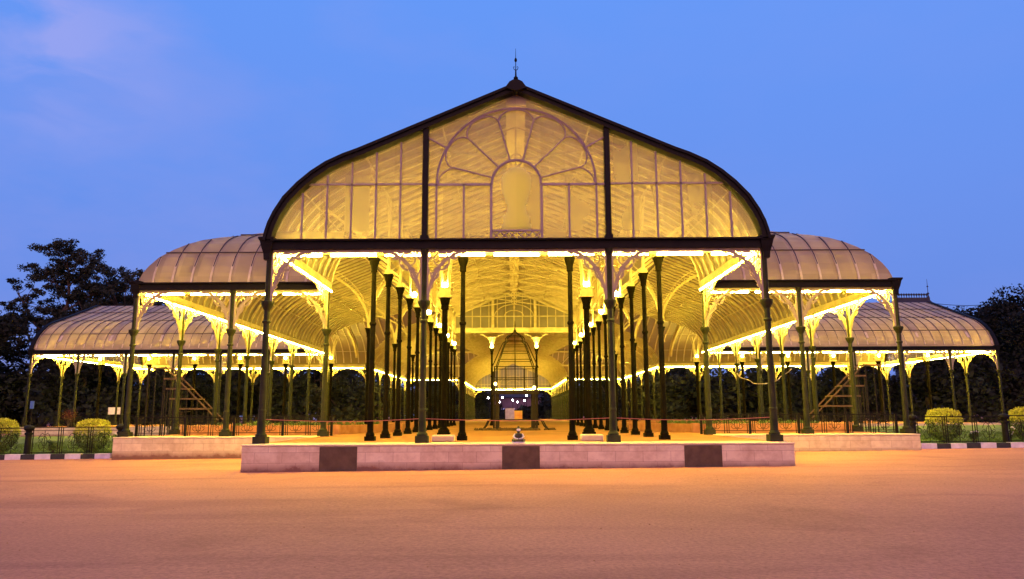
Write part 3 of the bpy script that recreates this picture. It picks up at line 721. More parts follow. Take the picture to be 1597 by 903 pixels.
# ---------------------------------------------------------------- railings and fences
def motif(b, cx, z0, h, y=0):
    b.tube([(cx+.10*math.cos(a*PI/6), y, z0+h*.5+.19*math.sin(a*PI/6)) for a in range(12)], .013, 4, closed=True)
    b.tube([(cx, y, z0), (cx, y, z0+h)], .012, 4)
    for s in (-1, 1):
        b.tube([(cx+s*.02, y, z0+h*.22), (cx+s*.14, y, z0+h*.12), (cx+s*.2, y, z0+h*.22), (cx+s*.24, y, z0+h*.36)], .012, 4)
        b.tube([(cx+s*.02, y, z0+h*.80), (cx+s*.10, y, z0+h*.88), (cx+s*.18, y, z0+h*.80), (cx+s*.25, y, z0+h*.62)], .012, 4)
        b.tube([(cx+s*.12, y, z0+h*.5), (cx+s*.2, y, z0+h*.42), (cx+s*.26, y, z0+h*.5), (cx+s*.2, y, z0+h*.58), (cx+s*.15, y, z0+h*.5)], .011, 4)
def panel_mesh(L, h):
    b = MB(); b.box(-L/2, L/2, -.028, .028, h-.04, h); b.box(-L/2, L/2, -.015, .015, .10, .125); b.box(-L/2, L/2, -.015, .015, h-.16, h-.14)
    n = max(2, round(L/1.2)); st = L/n
    for i in range(n):
        cx = -L/2+st*(i+.5); motif(b, cx, .12, h-.27)
        for dx in (-.5*st+.05, -.5*st+.13, .5*st-.05):
            b.box(cx+dx-.013, cx+dx+.013, -.013, .013, .0, h-.03)
    return b
def rail_run(x0, x1, y, z, L, h, label, group, postm, mat_='iron'):
    n = max(1, round(abs(x1-x0)/L)); st = (x1-x0)/n; r = empty('railing', (x0, y, z(x0)), label, 'railing', group)
    pm_ = panel_mesh(abs(st)-.12, h).mesh('railing_panel', M[mat_])
    for i in range(n):
        xm = x0+st*(i+.5); obj('railing_panel', pm_, r, (xm-x0, 0, z(xm)-z(x0)+.02))
    for i in range(n+1):
        xm = x0+st*i; obj('post', postm, r, (xm-x0, 0, z(xm)-z(x0)))
    return r
b = MB(); b.box(-.045, .045, -.045, .045, 0, .76); lowpost = b.mesh('post', M['iron'])
b = MB(); b.lathe([(.16, -.1), (.16, .05), (.125, .1), (.115, .82), (.15, .85), (.15, .92), (.09, .95), (.09, .98), (.16, 1.02), (.20, 1.09), (.19, 1.15), (.12, 1.20), (.04, 1.22), (.02, 1.25)], 14)
ballpost = b.mesh('post', M['iron'], smooth=False)
for s, w in ((-1, 'left'), (1, 'right')):
    rail_run(CX+s*7.3, CX+s*15.0, 30.62, lambda x: .82, 1.95, .74, 'dark ornamental iron railing standing on the pale side plinth at %s' % w, 'railings on the side plinths', lowpost)
    rail_run(s*15.75 if s < 0 else 16.1, s*15.75-11.1 if s < 0 else 27.2, 31.2, lambda x: gz(x)+.1, 3.7, 1.12, 'tall ornamental garden fence with ball-topped posts behind the striped kerb at %s' % w, 'garden fences by the kerb', ballpost)
    rail_run(CX+s*15.9, CX+s*38.6, 60.75, lambda x: .82, 3.8, .85, 'distant railing along the front of the %s wing' % w, 'railings of the wings', lowpost)
    rail_run(CX+s*15.6, CX+s*38.6, 80.1, lambda x: .8, 4.6, .85, 'distant railing along the back of the %s wing' % w, 'railings of the wings', lowpost)

# ---------------------------------------------------------------- foliage
def leaf_cloud(b, rnd, c, rad, n, size, squash=.8, shell=.55):
    c = Vector(c)
    for _ in range(n):
        u = Vector((rnd.gauss(0, 1), rnd.gauss(0, 1), rnd.gauss(0, 1))); u.normalize()
        r = rad*(shell+(1-shell)*rnd.random()) if rnd.random() < .7 else rad*rnd.random()
        p = c+Vector((u.x*r, u.y*r, u.z*r*squash))
        a = Vector((rnd.gauss(0, 1), rnd.gauss(0, 1), rnd.gauss(0, .7))).normalized(); d = a.cross(Vector((rnd.gauss(0, 1), rnd.gauss(0, 1), rnd.gauss(0, 1)))).normalized()
        s = size*rnd.uniform(.6, 1.3)
        b.add([p-a*s, p-d*s*.5, p+a*s, p+d*s*.5], [(0, 1, 2, 3)])
def limb(b, rnd, p, q, r0, r1, n=6, wob=.06):
    p, q = Vector(p), Vector(q); L = (q-p).length; pts = []
    for i in range(n+1):
        t = i/n; k = L*wob*math.sin(PI*t); pts.append(p.lerp(q, t)+Vector((rnd.uniform(-k, k), rnd.uniform(-k, k), rnd.uniform(-k, k)*.5)))
    b.tube(pts, [r0+(r1-r0)*i/n for i in range(n+1)], 7); return pts
def make_tree_mesh(seed, h, w, low, leafn=9000, size=.26, clumps=26, leafm='leaf_dark', dense=1.0):
    rnd = random.Random(seed); tr = MB(); cr_ = MB()
    tp = limb(tr, rnd, (0, 0, -.3), (rnd.uniform(-.4, .4), rnd.uniform(-.4, .4), h*.62), h*.028, h*.012, 8, .03)
    cl = []
    for i in range(clumps):
        t = rnd.random(); z = h*(low+(.9-low)*t); rr = w*.5*math.sqrt(max(.08, 1-((z/h-(low+.35*(1-low)))/(.72))**2))
        a = rnd.uniform(0, 2*PI); d = rr*rnd.uniform(.35, .82); c = (d*math.cos(a), d*math.sin(a), z); cl.append((c, rnd.uniform(.13, .23)*w))
    for c, r in cl:
        if rnd.random() < .55: limb(tr, rnd, tp[rnd.randint(3, 8)], (c[0]*.85, c[1]*.85, c[2]-.3), h*.009, h*.003, 4, .06)
        leaf_cloud(cr_, rnd, c, r*dense, int(leafn/clumps), size, .75)
    return tr.mesh('trunk', M['bark']), cr_.mesh('crown', M[leafm])
tv = [make_tree_mesh(11, 13, 12, .12), make_tree_mesh(12, 12, 11, .08, clumps=22), make_tree_mesh(13, 14, 10, .15, clumps=30)]
def place_tree(v, x, y, sc, label, group, rz=0, sz=1):
    t = empty('tree', (x, y, gz(x)-.2), label, 'tree', group, rz); t.scale = (sc, sc, sc*sz)
    obj('trunk', v[0], t); obj('crown', v[1], t); return t
rt = random.Random(3)
row = [(-68, 96, 1.15), (-61, 90, 1.1), (-57, 99, 1.15), (-51, 94, .95), (-46, 102, .9), (-41, 93, .8), (-35, 99, .85), (-29.5, 94, .75), (-24, 100, .82), (-19.8, 117, .8), (-17, 131, .85), (-26, 123, .9), (-15, 146, .9), (-11, 166, .95)]
dirs_ = []
for i, (x, y, sc) in enumerate(row):
    for s, w in ((-1, 'left'), (1, 'right')):
        xx = x*(-s)+rt.uniform(-1.2, 1.2); k = ['outermost', 'second from outside', 'third from outside', 'fourth from outside', 'fifth from outside', 'sixth from outside', 'seventh from outside', 'eighth from outside', 'ninth from outside'] [i] if i < 9 else ['where the rear hall starts', 'half way along it', 'set back from it', 'near its far end', 'just past the far gable'][i-9]
        place_tree(tv[i % 3], -xx if False else (s*abs(xx)), y+rt.uniform(-2, 2), sc*rt.uniform(.92, 1.08), 'dark leafy tree behind the %s wing, %s' % (w, k), 'dark trees behind the hall', rt.uniform(0, 6))
# the tall bare-limbed tree at far left
def layered_tree():
    rnd = random.Random(21); tr = MB(); cr_ = MB()
    a = limb(tr, rnd, (-2.2, 0, -.3), (-.8, 0, 10.5), .55, .42, 8, .03); b2 = limb(tr, rnd, (-.8, 0, 10.5), (1.6, .3, 17.5), .40, .2, 6, .04); b3 = limb(tr, rnd, (1.6, .3, 17.5), (1.2, 0, 23), .2, .07, 5, .05)
    ends = [((-.8, 0, 10.5), (-6, 1, 14.5), .2), ((-.8, 0, 11.8), (-4.5, -1, 18), .2), ((0, 0, 13.5), (6.5, 1, 15.2), .17), ((.8, 0, 15.5), (7, -1, 18.6), .15), ((1.6, .3, 17.5), (-2, 1, 21), .14), ((1.5, 0, 19), (4.6, 0, 21.6), .12), ((-1, 0, 9), (5, 2, 11.6), .15), ((-1.3, 0, 8), (-7, 0, 10.5), .16), ((1.4, 0, 21), (-.6, 0, 24), .07), ((5, 0, 15), (10, 1, 16), .1)]
    for p, q, r in ends:
        limb(tr, rnd, p, q, r, r*.35, 5, .05)
        P0, Q0 = Vector(p), Vector(q)
        for k in range(24):
            m_ = P0.lerp(Q0, rnd.uniform(.5, 1.15)); c = m_+Vector((rnd.gauss(0, 1.5), rnd.gauss(0, 1.3), rnd.gauss(.35, .75)))
            limb(tr, rnd, P0.lerp(Q0, rnd.uniform(.5, 1)), c, r*.22, .02, 3, .07)
            leaf_cloud(cr_, rnd, c, rnd.uniform(.5, 1.2), 125, .17, .6, .3)
    for k in range(120):
        c = (rnd.gauss(1.4, 6.5), rnd.uniform(-3, 3), rnd.uniform(6, 15.5)); leaf_cloud(cr_, rnd, c, rnd.uniform(.8, 1.7), 120, .19, .5, .3)
    for k in range(60):
        c = (1.0+rnd.gauss(0, 2.2), rnd.uniform(-1, 1), rnd.uniform(17.5, 24)); leaf_cloud(cr_, rnd, c, rnd.uniform(.4, .9), 90, .16, .6, .3)
    return tr.mesh('trunk', M['bark']), cr_.mesh('crown', M['leaf'])
lt = layered_tree(); t = empty('tree', (-60.5, 100, -.3), 'tall dark tree with layered crown and bent bare limbs against the sky at far left', 'tree'); obj('trunk', lt[0], t); obj('crown', lt[1], t)
def open_tree(seed, h, w):
    rnd = random.Random(seed); tr = MB(); cr_ = MB(); tp = limb(tr, rnd, (0, 0, -.3), (.3, 0, h*.6), .35, .2, 6, .03)
    for k in range(150):
        a = rnd.uniform(0, 2*PI); zz = h*rnd.uniform(.5, .97); d = w*.5*rnd.uniform(.2, 1)*(1.15-abs(zz/h-.7)*1.4); c = (d*math.cos(a), d*math.sin(a), zz)
        limb(tr, rnd, tp[rnd.randint(3, 6)], c, .10, .03, 5, .07); leaf_cloud(cr_, rnd, c, rnd.uniform(.6, 1.2), 110, .18, .7, .3)
    return tr.mesh('trunk', M['bark']), cr_.mesh('crown', M['leaf'])
ot = open_tree(31, 19.5, 15); place_tree(ot, -51.5, 103, 1.13, 'airy dark tree whose twigs show above the left wing roof', 'trees against the sky')
place_tree(ot, -57, 106, 1.08, 'airy dark tree just right of the bare-limbed tree', 'trees against the sky', 4)
place_tree(ot, -46, 106, 1.08, 'airy dark tree close beside the left shoulder roof', 'trees against the sky', 2)
rr_ = make_tree_mesh(41, 18.5, 13, .2, 16000, .26, 40, 'leaf_dark')
place_tree(rr_, 61.5, 100, 1.0, 'rounded dark tree rising beside the end of the right wing', 'trees against the sky', 1, .86)
place_tree(rr_, 66.5, 97, 1.0, 'tallest rounded dark tree at the right of the sky', 'trees against the sky', 3, .97)
place_tree(rr_, 75.5, 99, 1.05, 'rounded dark tree cut by the right edge of the photo', 'trees against the sky', 4.4, .93)
place_tree(rr_, -72.5, 92, .72, 'low dark tree cut by the left edge of the photo', 'trees against the sky', 4.4, .93)
# far-off wood closing the horizon
b = MB(); rnd = random.Random(77)
for k in range(460):
    a = rnd.uniform(-1, 1)*abs(rnd.uniform(-1, 1))**.5; x = a*190; y = 205+rnd.uniform(-10, 25)-abs(a)*75
    leaf_cloud(b, rnd, (x, y, rnd.uniform(1, 6.5)+abs(a)*2 if abs(x) > 7.5 else rnd.uniform(-1.5, 1.2)), rnd.uniform(2.6, 4.4), 110, .95, .9)
tag(obj('far_wood', b.mesh('far_wood', M['leaf_dark'])), 'dark far-off wood closing the view behind the hall', 'wood', kind='stuff')
# undergrowth behind the wings
b = MB()
for k in range(420):
    s = rnd.choice((-1, 1)); x = s*rnd.uniform(17, 80); y = rnd.uniform(92, 106) if abs(x) < 46 else rnd.uniform(84, 104)
    leaf_cloud(b, rnd, (x, y, rnd.uniform(.6, 6.5)), rnd.uniform(1.5, 2.6), 110, .42, .9)
tag(obj('undergrowth', b.mesh('undergrowth', M['leaf_dark'])), 'dark undergrowth beneath the trees behind the wings', 'undergrowth', kind='stuff')

# clipped bushes
def bush(x, y, w, h, seed, label, round_=False, n=5200):
    rnd = random.Random(seed); z0 = gz(x)+.12; t = empty('clipped_bush', (x, y, z0), label, 'bush', 'clipped golden bushes behind the fences')
    top, low, tr = MB(), MB(), MB()
    for k in range(7): limb(tr, rnd, (rnd.uniform(-.1, .1), rnd.uniform(-.1, .1), -.05), (rnd.uniform(-.35, .35)*w, rnd.uniform(-.3, .3)*w, h*.6), .025, .01, 4, .08)
    ex = 2.0 if round_ else 2.7
    for k in range(n):
        u, v = rnd.uniform(-1, 1), rnd.uniform(0, 2*PI); su = math.sqrt(1-u*u)
        d = [su*math.cos(v), su*math.sin(v), u]; q = (abs(d[0])**ex+abs(d[1])**ex+abs(d[2])**ex)**(-1/ex); sc = rnd.uniform(.86, 1.03) if rnd.random() < .85 else rnd.uniform(.4, .9)
        sc += .035*math.sin(d[0]*9+seed)*math.sin(d[1]*8)+.03*math.sin(d[2]*11)
        p = Vector((d[0]*q*sc*w/2, d[1]*q*sc*w/2, h*.53+d[2]*q*sc*h*.47)); tape = 1-.28*max(0, 1-p.z/(h*.62)); p.x *= tape; p.y *= tape
        nrm = Vector((p.x, p.y, (p.z-h*.5)*1.2)).normalized(); a = (nrm*.9+Vector((rnd.gauss(0, .6), rnd.gauss(0, .6), rnd.gauss(0, .6)+.3))).normalized(); e2 = a.cross(Vector((rnd.gauss(0, 1), rnd.gauss(0, 1), rnd.gauss(0, 1)))).normalized(); s_ = rnd.uniform(.025, .05)
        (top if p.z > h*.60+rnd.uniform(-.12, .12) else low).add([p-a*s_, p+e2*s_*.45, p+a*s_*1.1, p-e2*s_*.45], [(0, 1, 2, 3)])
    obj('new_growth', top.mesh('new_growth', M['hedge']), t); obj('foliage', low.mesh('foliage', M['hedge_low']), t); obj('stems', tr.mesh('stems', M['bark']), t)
bush(-17.68, 32.7, 1.32, 1.42, 1, 'square-topped golden green bush left of the left side plinth')
bush(-21.5, 32.7, 1.32, 1.50, 2, 'rounded golden green bush cut by the left edge of the photo', True)
bush(18.2, 32.7, 1.32, 1.44, 3, 'square-topped golden green bush just right of the right side plinth')
bush(21.6, 32.7, 1.32, 1.46, 4, 'rounded golden green bush cut by the right edge of the photo', True)
# small garden plants
def plant(x, y, h, seed, label, mat_='hedge_low', flower=None):
    rnd = random.Random(seed); z0 = gz(x)+.12 if y < 60 else .8; t = empty('garden_plant', (x, y, z0), label, 'plant', 'small plants in the lawn beds'); st, lf_, fl = MB(), MB(), MB()
    for k in range(14):
        a = rnd.uniform(0, 2*PI); q = Vector((math.cos(a)*h*.4*rnd.random(), math.sin(a)*h*.4*rnd.random(), h*rnd.uniform(.5, 1))); limb(st, rnd, (0, 0, 0), q, .012, .005, 3, .05); leaf_cloud(lf_, rnd, q*.85, h*.22, 34, .05, .9)
        if flower: fl.lathe([(.001, 0), (.035, .02), (.03, .05), (.001, .06)], 6, q+Vector((0, -.03, .03)))
    obj('stems', st.mesh('stems', M['bark']), t); obj('foliage', lf_.mesh('foliage', M[mat_]), t)
    if flower: obj('flowers', fl.mesh('flowers', M[flower]), t)
plant(-16.35, 32.2, .8, 1, 'leafy bed plant with white flowers between the left bush and the plinth', flower='white')
plant(-15.6, 32.6, .5, 2, 'low leafy plant at the outer corner of the left plinth')
plant(16.75, 32.3, .8, 3, 'leafy bed plant with white flowers between the right bush and the plinth', flower='white')
plant(19.2, 32.4, .45, 4, 'low plant with white flowers right of the square right bush', flower='white')
plant(-19.0, 32.2, .55, 5, 'low leafy plant between the two left bushes')
plant(20.6, 32.2, .6, 6, 'leafy plant with white flowers beside the fence post near the right edge', flower='white')
M['redbush'] = mat('red_leaf', (.12, .02, .01), .8, (.07, .015, .008), 4)
for s, x, w in ((-1, -34.5, 'left'),):
    plant(x, 60.1, 1.5, 9+int(-x), 'reddish shrub in front of the %s wing' % w, 'redbush')

# ---------------------------------------------------------------- things in and around the hall
# planters inside the shoulders
for s, w in ((-1, 'left'), (1, 'right')):
    t = empty('brick_planter', (CX, 0, .8), 'low orange brick planter wall round a bed, behind the %s railing' % w, 'planter', 'brick planters in the aisles'); b = MB()
    pts = [(s*14.6, 34.2), (s*7.9, 34.2), (s*5.9, 39.5), (s*5.9, 44.5), (s*14.6, 44.5)]; ring = pts+[pts[0]]
    for p, q in zip(ring, ring[1:]): b.bar((p[0], p[1], .19), (q[0], q[1], .19), .22, .38)
    for p in pts: b.box(p[0]-.15, p[0]+.15, p[1]-.15, p[1]+.15, 0, .41)
    bev(obj('brick_rim', b.mesh('brick_rim', M['brick']), t), .02)
    b = MB(); n = len(pts); b.add([(x_, y_, .3) for x_, y_ in pts]+[(x_, y_, .0) for x_, y_ in pts], [tuple(range(n)), tuple(range(2*n-1, n-1, -1))]+[(i, (i+1) % n, (i+1) % n+n, i+n) for i in range(n)]); obj('soil', b.mesh('soil', M['soil']), t)
    b = MB(); rnd = random.Random(50+s)
    for k in range(60): leaf_cloud(b, rnd, (s*rnd.uniform(7.5, 14.2), rnd.uniform(36.5, 44), .38), rnd.uniform(.12, .3), 26, .07, .7)
    obj('plants', b.mesh('plants', M['hedge_low']), t)
    t = empty('brick_planter', (CX, 0, .8), 'narrow low brick planter farther back along the %s side of the nave' % w, 'planter', 'brick planters in the aisles'); b = MB()
    ring = [(s*5.7, 48), (s*14.5, 48), (s*14.5, 58), (s*5.7, 58), (s*5.7, 48)]
    for p, q in zip(ring, ring[1:]): b.bar((p[0], p[1], .19), (q[0], q[1], .19), .22, .38)
    obj('brick_rim', b.mesh('brick_rim', M['brick']), t); b = MB(); b.box(min(s*5.8, s*14.4), max(s*5.8, s*14.4), 48.1, 57.9, 0, .28); obj('soil', b.mesh('soil', M['soil']), t)

# iron pagoda frame
g = empty('pagoda_frame', (CX, 42, .8), 'open iron pagoda frame with a pointed ogee top standing in the middle of the nave', 'pagoda frame')
for sx in (-1, 1):
    for sy in (-1, 1):
        b = MB(); b.box(sx*.97-.09, sx*.97+.09, sy*.97-.09, sy*.97+.09, .0, 1.98); b.box(sx*.97-.17, sx*.97+.17, sy*.97-.17, sy*.97+.17, 0, .12)
        b.box(sx*1.16-.03, sx*1.16+.03, sy*1.0-.03, sy*1.0+.03, 0, 3.1)
        obj('leg', b.mesh('leg', M['rust']), g)
        b = MB(); b.tube([(sx*1.1, sy*1.1, .55), (sx*1.45, sy*1.2, .5), (sx*1.6, sy*1.25, .2), (sx*1.78, sy*1.3, .0)], .04, 5); obj('foot_brace', b.mesh('foot_brace', M['rust']), g)
b = MB(); b.box(-1.25, 1.25, -1.25, 1.25, 1.98, 2.07)
b.box(-1.25, 1.25, -1.25, -1.19, 1.88, 1.98); obj('deck', b.mesh('deck', M['rust']), g)
def ringbars(b, z):
    for s in (-1, 1): b.bar((-1.12, s*1.12, z), (1.12, s*1.12, z), .04, .04); b.bar((s*1.12, -1.12, z), (s*1.12, 1.12, z), .04, .04)
b = MB(); ringbars(b, .55); obj('base_rail', b.mesh('base_rail', M['rust']), g)
b = MB()
for z in (2.75, 3.35): ringbars(b, z)
for k in range(-2, 3):
    for s in (-1, 1): b.box(k*.5-.018, k*.5+.018, s*1.12-.018, s*1.12+.018, 2.07, 3.35); b.box(s*1.12-.018, s*1.12+.018, k*.5-.018, k*.5+.018, 2.07, 3.35)
obj('cage', b.mesh('cage', M['rust']), g)
b = MB(); prof = [(1.02, 3.35), (.88, 3.75), (.72, 4.2), (.6, 4.55), (.52, 4.72), (.40, 4.82), (.42, 4.95), (.34, 5.08), (.2, 5.18), (.08, 5.28), (.03, 5.36)]
for sx, sy in ((1, 1), (1, -1), (-1, 1), (-1, -1), (1.25, 0), (-1.25, 0), (0, 1.25), (0, -1.25)): b.tube([(sx*r, sy*r, z) for r, z in prof], .03, 5)
for r, z in prof[1:8:2]+[prof[2]]:
    for s in (-1, 1): b.bar((-r, s*r, z), (r, s*r, z), .035, .035); b.bar((s*r, -r, z), (s*r, r, z), .035, .035)
obj('roof_frame', b.mesh('roof_frame', M['rust']), g)
b = MB(); b.lathe([(.05, 5.3), (.09, 5.38), (.04, 5.46), (.02, 5.6), (.035, 5.64), (.008, 5.95)], 8); obj('finial', b.mesh('finial', M['rust']), g)
for x_, z_ in ((-1.05, 2.35), (1.0, 2.15)):
    b = MB(); b.lathe([(.05, 0), (.08, .04), (.08, .12), (.04, .16)], 8); obj('flood_lamp', b.mesh('flood_lamp', M['flood_low']) if 'flood_low' in M else b.mesh('flood_lamp', M.setdefault('flood_low', emis('small_flood_glow', (1, .74, .2), 14))), g, (x_, -1.22, z_))
b = MB(); rnd = random.Random(8)
for k in range(120):
    a = rnd.uniform(0, 2*PI); r = rnd.uniform(0, 2.3); b.lathe([(rnd.uniform(.08, .2), -.02), (rnd.uniform(.05, .12), rnd.uniform(.04, .1)), (.02, .12)], 5, (r*math.cos(a), -.4+r*.6*math.sin(a), 0))
tag(obj('soil_heap', b.mesh('soil_heap', M['soil']), None, (CX, 41.6, .8)), 'dark scattered clods of soil at the foot of the pagoda frame', 'soil', kind='stuff')

# stepped flower stands either side
def stand(sgn, ppx, label):
    Y = 45.; t = empty('flower_stand', (CX+sgn*19.5, Y, gz(sgn*19.5)), label, 'flower stand', 'stepped flower stands on the lawns')
    tiers = [(3.02, 4.05, 4.40), (2.35, 3.05, 3.78), (1.62, 2.90, 3.20), (1.0, 2.65, 2.62), (.35, 2.25, 2.05)]    # from outer/high to inner/low, x measured outward from 17.3
    zb = gz(sgn*19.5)
    for k, (a, c, z) in enumerate(tiers):
        b = MB(); xa, xb = sorted((sgn*(17.3+a-19.5), sgn*(17.3+c-19.5))); b.box(xa, xb, -.5, .5, z-zb-.05, z-zb); b.box(xa, xb, -.53, -.5, z-zb-.07, z-zb+.02); obj('shelf', b.mesh('shelf', M['timber']), t)
    for sy in (-.45, .45):
        b = MB(); b.bar((sgn*(20.35-19.5), sy, 4.45-zb), (sgn*(17.1-19.5), sy, 1.35-zb), .05, .07); obj('slanting_rail', b.mesh('slanting_rail', M['timber']), t)
    for (a, c, z) in tiers:
        for xx in (a+.06, c-.06):
            for sy in (-.45, .45):
                b = MB(); b.box(sgn*(17.3+xx-19.5)-.025, sgn*(17.3+xx-19.5)+.025, sy-.025, sy+.025, -.1, z-zb-.05); obj('leg', b.mesh('leg', M['rust']), t)
stand(-1, 0, 'stepped timber flower stand on the left lawn, rising towards the left')
stand(1, 0, 'stepped timber flower stand on the right lawn, rising towards the right')

# seated figurine on the plinth
def figurine():
    t = empty('seated_figurine', (CX+.02, 22.15, .8), 'small black and white seated figurine on the plinth edge in front of the nave', 'figurine')
    b = MB(); b.lathe([(.20, 0), (.21, .02), (.19, .05)], 16); o = obj('base', b.mesh('base', M['white']), t); o.scale = (1, .7, 1)
    b = MB(); b.lathe([(.10, .05), (.125, .09), (.105, .16), (.115, .22), (.10, .27), (.045, .30), (.04, .32), (.06, .345), (.066, .38), (.055, .42), (.03, .44), (.001, .445)], 14)
    for s in (-1, 1):
        b.tube([(s*.06, 0, .10), (s*.16, -.04, .085), (s*.12, -.12, .08), (-s*.03, -.13, .08)], [.05, .045, .035, .02], 7)
    o = obj('body', b.mesh('body', M['granite_black']), t)
    b = MB()
    for s in (-1, 1): b.tube([(s*.10, 0, .26), (s*.145, -.03, .19), (s*.09, -.10, .14), (s*.01, -.115, .13)], [.03, .028, .022, .015], 7)
    obj('arms', b.mesh('arms', M['white']), t)
    b = MB(); b.lathe([(.052, .345), (.062, .38), (.052, .41), (.02, .43)], 10, (0, -.014, 0)); obj('face', b.mesh('face', M['white']), t)
    b = MB(); b.lathe([(.066, .40), (.066, .43), (.045, .455), (.03, .46), (.03, .475), (.001, .49)], 10, (0, .006, 0)); obj('hair', b.mesh('hair', M['granite_black']), t)
M['granite_black'] = mat('black_paint', (.02, .015, .012), .35)
figurine()

# tape strung between the facade columns, and the drooping cable at right
M['tape'] = mat('red_tape', (.50, .16, .10), .6)
b = MB()
for xa, xb in ((-7.45, -2.9), (-2.75, 2.75), (2.9, 7.45)):
    b.tube([(xa+(xb-xa)*i/14, 22.9, 1.50-.07*math.sin(PI*i/14)) for i in range(15)], .012, 4)
tag(obj('barrier_tape', b.mesh('barrier_tape', M['tape']), None, (CX, 0, 0)), 'thin red barrier line strung between the facade columns above the floor', 'barrier line')
b = MB(); b.tube([(13.2+3.1*i/24, 45+.3*math.sin(i), 3.95-.75*math.sin(PI*i/24)**.8+.25*i/24) for i in range(25)], .028, 5)
tag(obj('cable', b.mesh('cable', M['mauve'])), 'pale cable drooping in a loop between columns of the right aisle', 'cable')

# street lamps, banner and buildings in the distance
def lamp(x, y, z, label, r=.16):
    t = empty('street_lamp', (x, y, gz(x)), label, 'street lamp', 'lit lamps beyond the rear hall')
    b = MB(); b.lathe([(.09, 0), (.06, .5), (.045, z-gz(x)-.1)], 8); obj('post', b.mesh('post', M['iron']), t)
    b = MB(); n = 6; b.lathe([(r*math.sin(PI*(i+.5)/n), z-gz(x)-r*math.cos(PI*(i+.5)/n)) for i in range(n)], 10); obj('globe', b.mesh('globe', M['white_lamp'], smooth=True), t)
def at(px, py, Y):
    u, v = (px-799)/1190, (451.5-py)/1190; th = R(9.33); k = Y/(math.cos(th)-v*math.sin(th)); return u*k, 1.6+(math.sin(th)+v*math.cos(th))*k
LN = ['leftmost', 'second from left', 'third from left', 'middle', 'fifth from left, low', 'second from right', 'rightmost']
for (px, py, Y), nm in zip(((761.5, 620, 172), (779, 627, 205), (783, 620, 185), (799.5, 624, 190), (806.6, 627, 215), (817.5, 625, 200), (821, 617, 180)), LN):
    x_, z_ = at(px, py, Y); lamp(x_, Y, z_, 'white lit street lamp beyond the rear hall, %s of the cluster' % nm)
x_, z_ = at(801, 647, 168)
t = empty('banner_board', (x_, 168, gz(x_)), 'pale purple and orange banner board under the distant lamps', 'banner board')
M['lilac'] = mat('lilac_print', (.35, .28, .5), .6, (.5, .4, .6), 1.5, 4); M['orange'] = mat('orange_print', (.8, .3, .04), .6, (.85, .5, .08), 1.2, 4)
b = MB(); b.box(-1.9, .1, -.04, .04, .4, 2.9); obj('lilac_panel', b.mesh('lilac_panel', M['lilac']), t)
b = MB(); b.box(.1, 1.9, -.04, .04, .4, 2.4); obj('orange_panel', b.mesh('orange_panel', M['orange']), t)
for s in (-1, 1): b = MB(); b.box(s*1.9-.05, s*1.9+.05, -.05, .05, 0, 2.9); obj('post', b.mesh('post', M['iron']), t)
M['win'] = emis('lit_window', (.42, .38, .9), .7)
t = empty('park_building', (-30, 112, gz(-30)), 'low dark building with pale violet lit windows behind the trees at left', 'building')
b = MB(); b.box(-9, 9, 0, 5, 0, 3.2); obj('wall', b.mesh('wall', M['slate']), t); b = MB(); b.box(-9.4, 9.4, -.4, 5.4, 3.2, 3.4); obj('roof', b.mesh('roof', M['slate']), t)
for k, xx in enumerate((-7.6, -6.6, -5.8, -4.9, .4, 1.4, 2.3, 3.3, 4.1, 5.2)):
    b = MB(); b.box(xx-.22, xx+.22, -.04, .02, 1.0, 2.3); obj('window', b.mesh('window', M['win']), t)
# distant crested roof above the right wing
x0_, z0_ = at(1396, 470, 118); x1_, z1_ = at(1447, 470, 118); zc = z0_
t = empty('crested_pavilion', ((x0_+x1_)/2, 118, gz(40)), 'dark roof ridge with a row of crest knobs and a spire behind the right wing', 'pavilion'); hw = (x1_-x0_)/2+.3; zc -= gz(40)
b = MB(); b.box(-hw+.4, hw-.4, -2, 2, 0, zc-3); obj('wall', b.mesh('wall', M['slate']), t)
b = MB(); b.add([(-hw-1, -3, zc-3), (hw+1, -3, zc-3), (hw+1, 3, zc-3), (-hw-1, 3, zc-3), (-hw, 0, zc), (hw, 0, zc)], [(0, 3, 2, 1), (0, 1, 5, 4), (2, 3, 4, 5), (1, 2, 5), (3, 0, 4)]); b.box(-hw, hw, -.15, .15, zc-.1, zc+.3); r = obj('roof', b.mesh('roof', M['slate']), t)
b = MB()
for k in range(14): xx = -hw+.2+k*(2*hw-.6)/13; b.lathe([(.05, 0), (.05, .3), (.16, .42), (.17, .6), (.03, .72)], 6, (xx, 0, zc+.28))
obj('crest', b.mesh('crest', M['slate']), r)
b = MB(); b.lathe([(.2, 0), (.1, .4), (.05, .5), (.2, .7), (.05, .9), (.04, 1.7), (.16, 1.8), (.04, 1.95), (.02, 3.0)], 8, (hw-.15, 0, zc+.25)); obj('spire', b.mesh('spire', M['slate']), r)
# overhead wire from the pavilion into the right-hand trees
xa, za = at(1447, 475, 108); xb, zb_ = at(1640, 455, 95); b = MB(); b.tube([(xa+(xb-xa)*i/12, 108-13*i/12, za+(zb_-za)*i/12-1.1*math.sin(PI*i/12)) for i in range(13)], .05, 4)
tag(obj('overhead_wire', b.mesh('overhead_wire', M['iron'])), 'thin overhead wire running from the crested roof into the trees at right', 'wire')
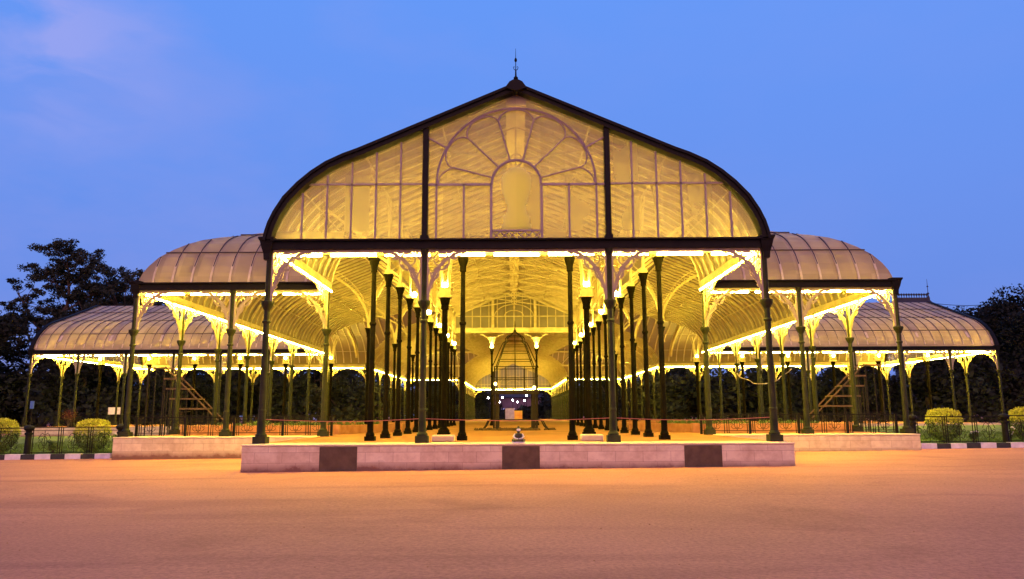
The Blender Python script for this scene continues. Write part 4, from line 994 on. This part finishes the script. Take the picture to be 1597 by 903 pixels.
# small signs on the far left lawn
for px, py, Y, w_, h_, m_, lb in ((178, 638, 84, 1.3, .75, 'white', 'small pale notice board under the trees beyond the left wing'), (50, 628, 72, .35, .7, 'blue', 'small blue sign on a thin post at the left end of the left wing')):
    if m_ == 'blue': M['blue'] = mat('blue_sign_paint', (.04, .10, .45), .5)
    x_, z_ = at(px, py, Y); t = empty('sign', (x_, Y, gz(x_)), lb, 'sign'); b = MB(); b.box(-w_/2, w_/2, -.03, .03, z_-gz(x_)-h_/2, z_-gz(x_)+h_/2); obj('board', b.mesh('board', M[m_]), t)
    b = MB(); b.lathe([(.04, 0), (.035, z_-gz(x_)-h_/2)], 6); obj('post', b.mesh('post', M['iron']), t)

# added mauve block painted like purple dusk sky, and the litter on the forecourt
M['sky_mauve'] = mat('dusk_sky_mauve', (.16, .11, .17), .85, (.10, .07, .11), .3, 6)
t = empty('dusk_sky_block', (0, 226, gz(0)), 'added mauve block standing in for the dim purple sky seen through the far arch behind the street lamps', 'building')
b = MB(); b.box(-16, 16, 0, 8, 0, 6.6); obj('wall', b.mesh('wall', M['sky_mauve']), t)
b = MB(); b.add([(-17, -1, 6.6), (17, -1, 6.6), (17, 9, 6.6), (-17, 9, 6.6), (-13, 4, 9.2), (13, 4, 9.2)], [(0, 3, 2, 1), (0, 1, 5, 4), (2, 3, 4, 5), (1, 2, 5), (3, 0, 4)]); obj('roof', b.mesh('roof', M['slate']), t)
for k in range(5): b = MB(); b.box(-6.3+3*k, -5.3+3*k, -.05, .03, 1.6, 3.4); obj('window', b.mesh('window', M['win']), t)  # glowing windows added on the sky block
rnd = random.Random(99); b = MB()
for k in range(520):
    x_, y_ = rnd.uniform(-22, 22), 5+rnd.random()**.8*16.5; z_ = gz(x_)+.004; r_ = rnd.uniform(.004, .011); a = rnd.uniform(0, 6.3); n_ = 5
    b.lathe([(r_, 0), (r_*.85, r_*.5), (r_*.3, r_*.8)], n_, (x_, y_, z_))
tag(obj('grit', b.mesh('grit', M['brick'])), 'small loose grit and pebbles scattered over the forecourt', 'grit', kind='stuff')
